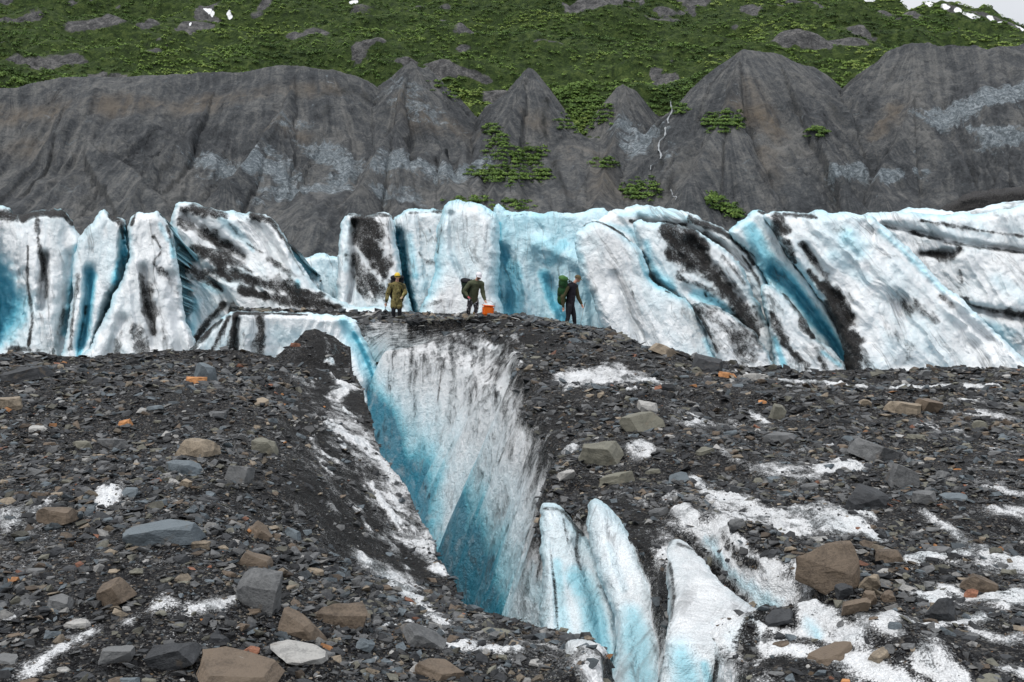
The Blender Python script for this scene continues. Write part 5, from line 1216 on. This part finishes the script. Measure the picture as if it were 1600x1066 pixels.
def pack(label, origin, rot, w, d, h, mats, name='backpack'):
    r = bpy.data.objects.new(name, None); COL.objects.link(r); r.location = origin; r.rotation_euler = rot; r.empty_display_size = .2
    tag(r, label, 'backpack', 'backpacks worn by the hikers')
    bm = bmesh.new()
    for z, k in ((.08 * h, .86), (.4 * h, 1.0), (.74 * h, .92)):
        ball(bm, V3(-w * .25, 0, z), (w * .30 * k, d * .5 * k, h * .24), 3); ball(bm, V3(w * .25, 0, z), (w * .30 * k, d * .5 * k, h * .24), 3); ball(bm, V3(0, -d * .06, z), (w * .36 * k, d * .52 * k, h * .24), 3)
    blob('pack_bag', bm, mats[0], r, .016, 3)
    bm = bmesh.new()
    for x in (-.22, 0, .22): ball(bm, V3(w * x, -d * .02, h * .93), (w * .32, d * .52, h * .11), 3)
    blob('pack_lid', bm, mats[1], r, .014, 3)
    bm = bmesh.new()
    for x in (-.5, .5): ball(bm, V3(w * x, -d * .05, h * .25), (w * .11, d * .30, h * .18), 3)
    blob('side_pocket', bm, mats[0], r, .014, 2)
    for x in (-.26, .26):
        bm = bmesh.new(); pts = [V3(w * x, d * .42, h * .80), V3(w * x, d * .95, h * .84), V3(w * x, d * 1.28, h * .55), V3(w * x * 1.2, d * .9, h * .2), V3(w * x * 1.3, d * .4, h * .1)]
        sp = smooth_poly(pts, 5, False); limb(bm, [(Vector(p), .020) for p in sp], 1); blob('shoulder_strap', bm, M_['strap'], r, .010, 1)
    for z in (.3, .62):
        bm = bmesh.new(); limb(bm, [(V3(-w * .5, -d * .3, z * h), .012), (V3(0, -d * .585, z * h), .012), (V3(w * .5, -d * .3, z * h), .012)], 1); blob('compression_strap', bm, M_['strap'], r, .009, 1)
    return r
def stick(name, label, cat, pts, mat, extra=None):
    bm = bmesh.new(); limb(bm, pts, 1); o = bpy.data.objects.new(name, None); COL.objects.link(o); o.location = pts[0][0]
    inv = -Vector(pts[0][0])
    for v in bm.verts: v.co += inv
    obj('shaft', bm_mesh('shaft', bm, True), mat, o)
    for nm, q, m2 in (extra or []):
        b2 = bmesh.new(); limb(b2, [(Vector(a) + inv, r) for a, r in q], 1); obj(nm, bm_mesh(nm, b2, True), m2, o)
    return tag(o, label, cat)

# --- hiker with the green rucksack, walking right
fx, fy, Yp = 891, 510.5, 34.2
def capfit(shell, hp, R, root): shell('cap', M_['cap'], .075)
rt, j = person('hiker in a brown cap and black vest walking right with head bowed', fx, fy, Yp, dict(
  head=(902.3,435.6,-.02), neck=(896.0,443.5,0), shR=(886.5,446.8,-.17), shL=(899.5,447.5,.15), elR=(878.0,464,-.24), elL=(903.5,464.5,.20), wrR=(879.6,479.0,-.22), wrL=(909.0,475.5,.12),
  hipR=(888.6,478,-.09), hipL=(892.5,478,.09), knR=(887.6,494,-.10), knL=(897.0,493,.10), anR=(884.5,507,-.10), anL=(898.5,507.5,.10)),
  (.90,-.30,-.28), (.28,-.05,.96), dict(jacket=M_['vest'], sleeve=M_['brown'], trousers=M_['darkp'], boots=M_['dboot'], toe=(.93,-.3,0), hand_side=(.6,-.6,0), head=capfit, brim_mat=M_['cap']))
o0 = rt.location
pack('green rucksack with a lime lid on the back of the hiker in the cap', o0 + V3((877.0-fx)*Yp/F, -.02, (fy-470.5)*Yp/F), (0, .20, math.radians(-68)), .38, .27, .86, (M_['green'], M_['lime']))
wl = o0 + j['wrL'] + V3(.06, 0, -.08)
stick('trekking_pole', 'thin grey pole held by the hiker in the cap, slanting to the ground', 'pole', [(wl + V3(.05, 0, .10), .009), (wl + V3(-.12, -.05, -.70), .006)], M_['steel'], [('grip', [(wl + V3(.055, 0, .13), .017), (wl + V3(.03, 0, -.02), .015)], M_['strap'])])
# --- bent hiker carrying the orange container
fx, fy, Yp = 738, 496.5, 35.0
def helm2(shell, hp, R, root):
    shell('helmet', M_['white'], .045, k=1.06)
    b = bmesh.new(); 
    for q in (-1, 0, 1): ball(b, hp(q * .034, .055, -.072), (.034, .034, .044), 2)
    blob('beard', b, M_['hair'], root, .010, 1)
print('ground under hikers', [float(zat(P(a, b, y)[0], y)) - float(P(a, b, y)[2]) for a, b, y in ((891,510.5,34.2),(738,496.5,35.0),(619.5,498.5,35.6))])
rt, j = person('bent hiker in a white helmet and olive jacket carrying an orange container', fx, fy, Yp, dict(
  head=(748.6,431.0,-.30), neck=(744.5,439.5,-.20), shR=(734.5,442.5,-.24), shL=(753.0,443.0,-.10), elR=(725.5,455,-.22), elL=(755.0,459,-.14), wrR=(732.0,462.5,-.34), wrL=(758.4,468.5,-.24),
  hipR=(735.6,469,-.03), hipL=(743.0,469,.05), knR=(733.0,481.5,-.24), knL=(744.5,482,-.06), anR=(731.5,493,-.06), anL=(741.5,493.6,-.10)),
  (.52,-.78,-.34), (.22,-.26,.94), dict(jacket=M_['olive'], trousers=M_['print'], boots=M_['boot'], toe=(.6,-.8,0), hand_side=(.8,.5,0), gloveR=M_['red'], head=helm2, bulk=.03))
o0 = rt.location
pack('dark green rucksack on the back of the bent hiker in the white helmet', o0 + V3((730.5-fx)*Yp/F, .30, (fy-464)*Yp/F), (math.radians(24), .12, math.radians(-28)), .36, .25, .68, (M_['dgreen'], M_['black']))
hl = o0 + j['wrL'] + V3(.03, -.01, -.10)
root = bpy.data.objects.new('container', None); COL.objects.link(root); root.location = hl + V3(.05, 0, -.45); root.rotation_euler = (0, .10, .2)
tag(root, 'orange plastic container with a wire handle held low by the bent hiker', 'container')
bm = bmesh.new(); bmesh.ops.create_cube(bm, size=1, matrix=Matrix.Translation((0, 0, .18)) @ Matrix.Diagonal((.40, .30, .34, 1)))
for v in bm.verts:
    if v.co.z < .1: v.co.x *= .88; v.co.y *= .88
bmesh.ops.bevel(bm, geom=bm.edges[:], offset=.05, segments=3, affect='EDGES'); obj('tub', bm_mesh('tub', bm, False), M_['orange'], root)
bm = bmesh.new(); bmesh.ops.create_cube(bm, size=1, matrix=Matrix.Translation((0, 0, .362)) @ Matrix.Diagonal((.42, .32, .03, 1))); bmesh.ops.bevel(bm, geom=bm.edges[:], offset=.012, segments=2, affect='EDGES'); obj('lid', bm_mesh('lid', bm, True), M_['orange'], root)
bm = bmesh.new(); limb(bm, [(V3(.21*math.cos(a), 0, .33 + .21*math.sin(a)), .007) for a in np.linspace(0, math.pi, 13)], 1); obj('handle', bm_mesh('handle', bm, True), M_['steel'], root)
# --- hiker in camouflage
fx, fy, Yp = 619.5, 498.5, 35.6
def helm1(shell, hp, R, root):
    o = shell('helmet', M_['yellow'], .03, off=(.0, -.02, .012), k=1.10)
    b = bmesh.new(); limb(b, [(hp(-.085, .05, .030), .022), (hp(-.04, .105, .028), .026), (hp(.04, .105, .028), .026), (hp(.085, .05, .030), .022)], 2); blob('goggles', b, M_['strap'], root, .009, 1)
rt, j = person('hiker in a camouflage jacket and yellow helmet facing the camera', fx, fy, Yp, dict(
  head=(622.3,432.8,-.10), neck=(621.0,441.5,-.03), shR=(611.0,446.2,-.04), shL=(630.6,446.6,.02), elR=(606.2,460,-.05), elL=(634.4,457,-.08), wrR=(604.4,472.5,-.12), wrL=(630.3,463.5,-.26),
  hipR=(616.4,471,0), hipL=(623.2,471,.03), knR=(615.4,483.5,-.08), knL=(624.6,483.8,-.02), anR=(615.0,495.2,-.02), anL=(624.6,495.4,.03)),
  (.30,-.94,-.14), (.04,-.12,1), dict(jacket=M_['camo'], trousers=M_['darkp'], boots=M_['gaiter'], toe=(.2,-.97,0), hand_side=(.9,.4,0), gloveL=M_['tanglove'], head=helm1, skirt=True, bulk=.036))
o0 = rt.location
pack('black rucksack on the back of the hiker in camouflage', o0 + V3((620.0-fx)*Yp/F, .24, (fy-469)*Yp/F), (math.radians(6), 0, math.radians(10)), .46, .26, .86, (M_['black'], M_['black']))
wr = o0 + j['wrR'] + V3(-.01, -.03, -.09)
stick('ice_axe', 'short dark ice axe in the right hand of the camouflage hiker', 'ice axe', [(wr + V3(.03, 0, .06), .012), (wr + V3(-.09, -.03, -.36), .010)], M_['strap'], [('axe_head', [(wr + V3(-.03, -.09, .075), .008), (wr + V3(.035, 0, .085), .015), (wr + V3(.09, .08, .07), .011)], M_['steel'])])
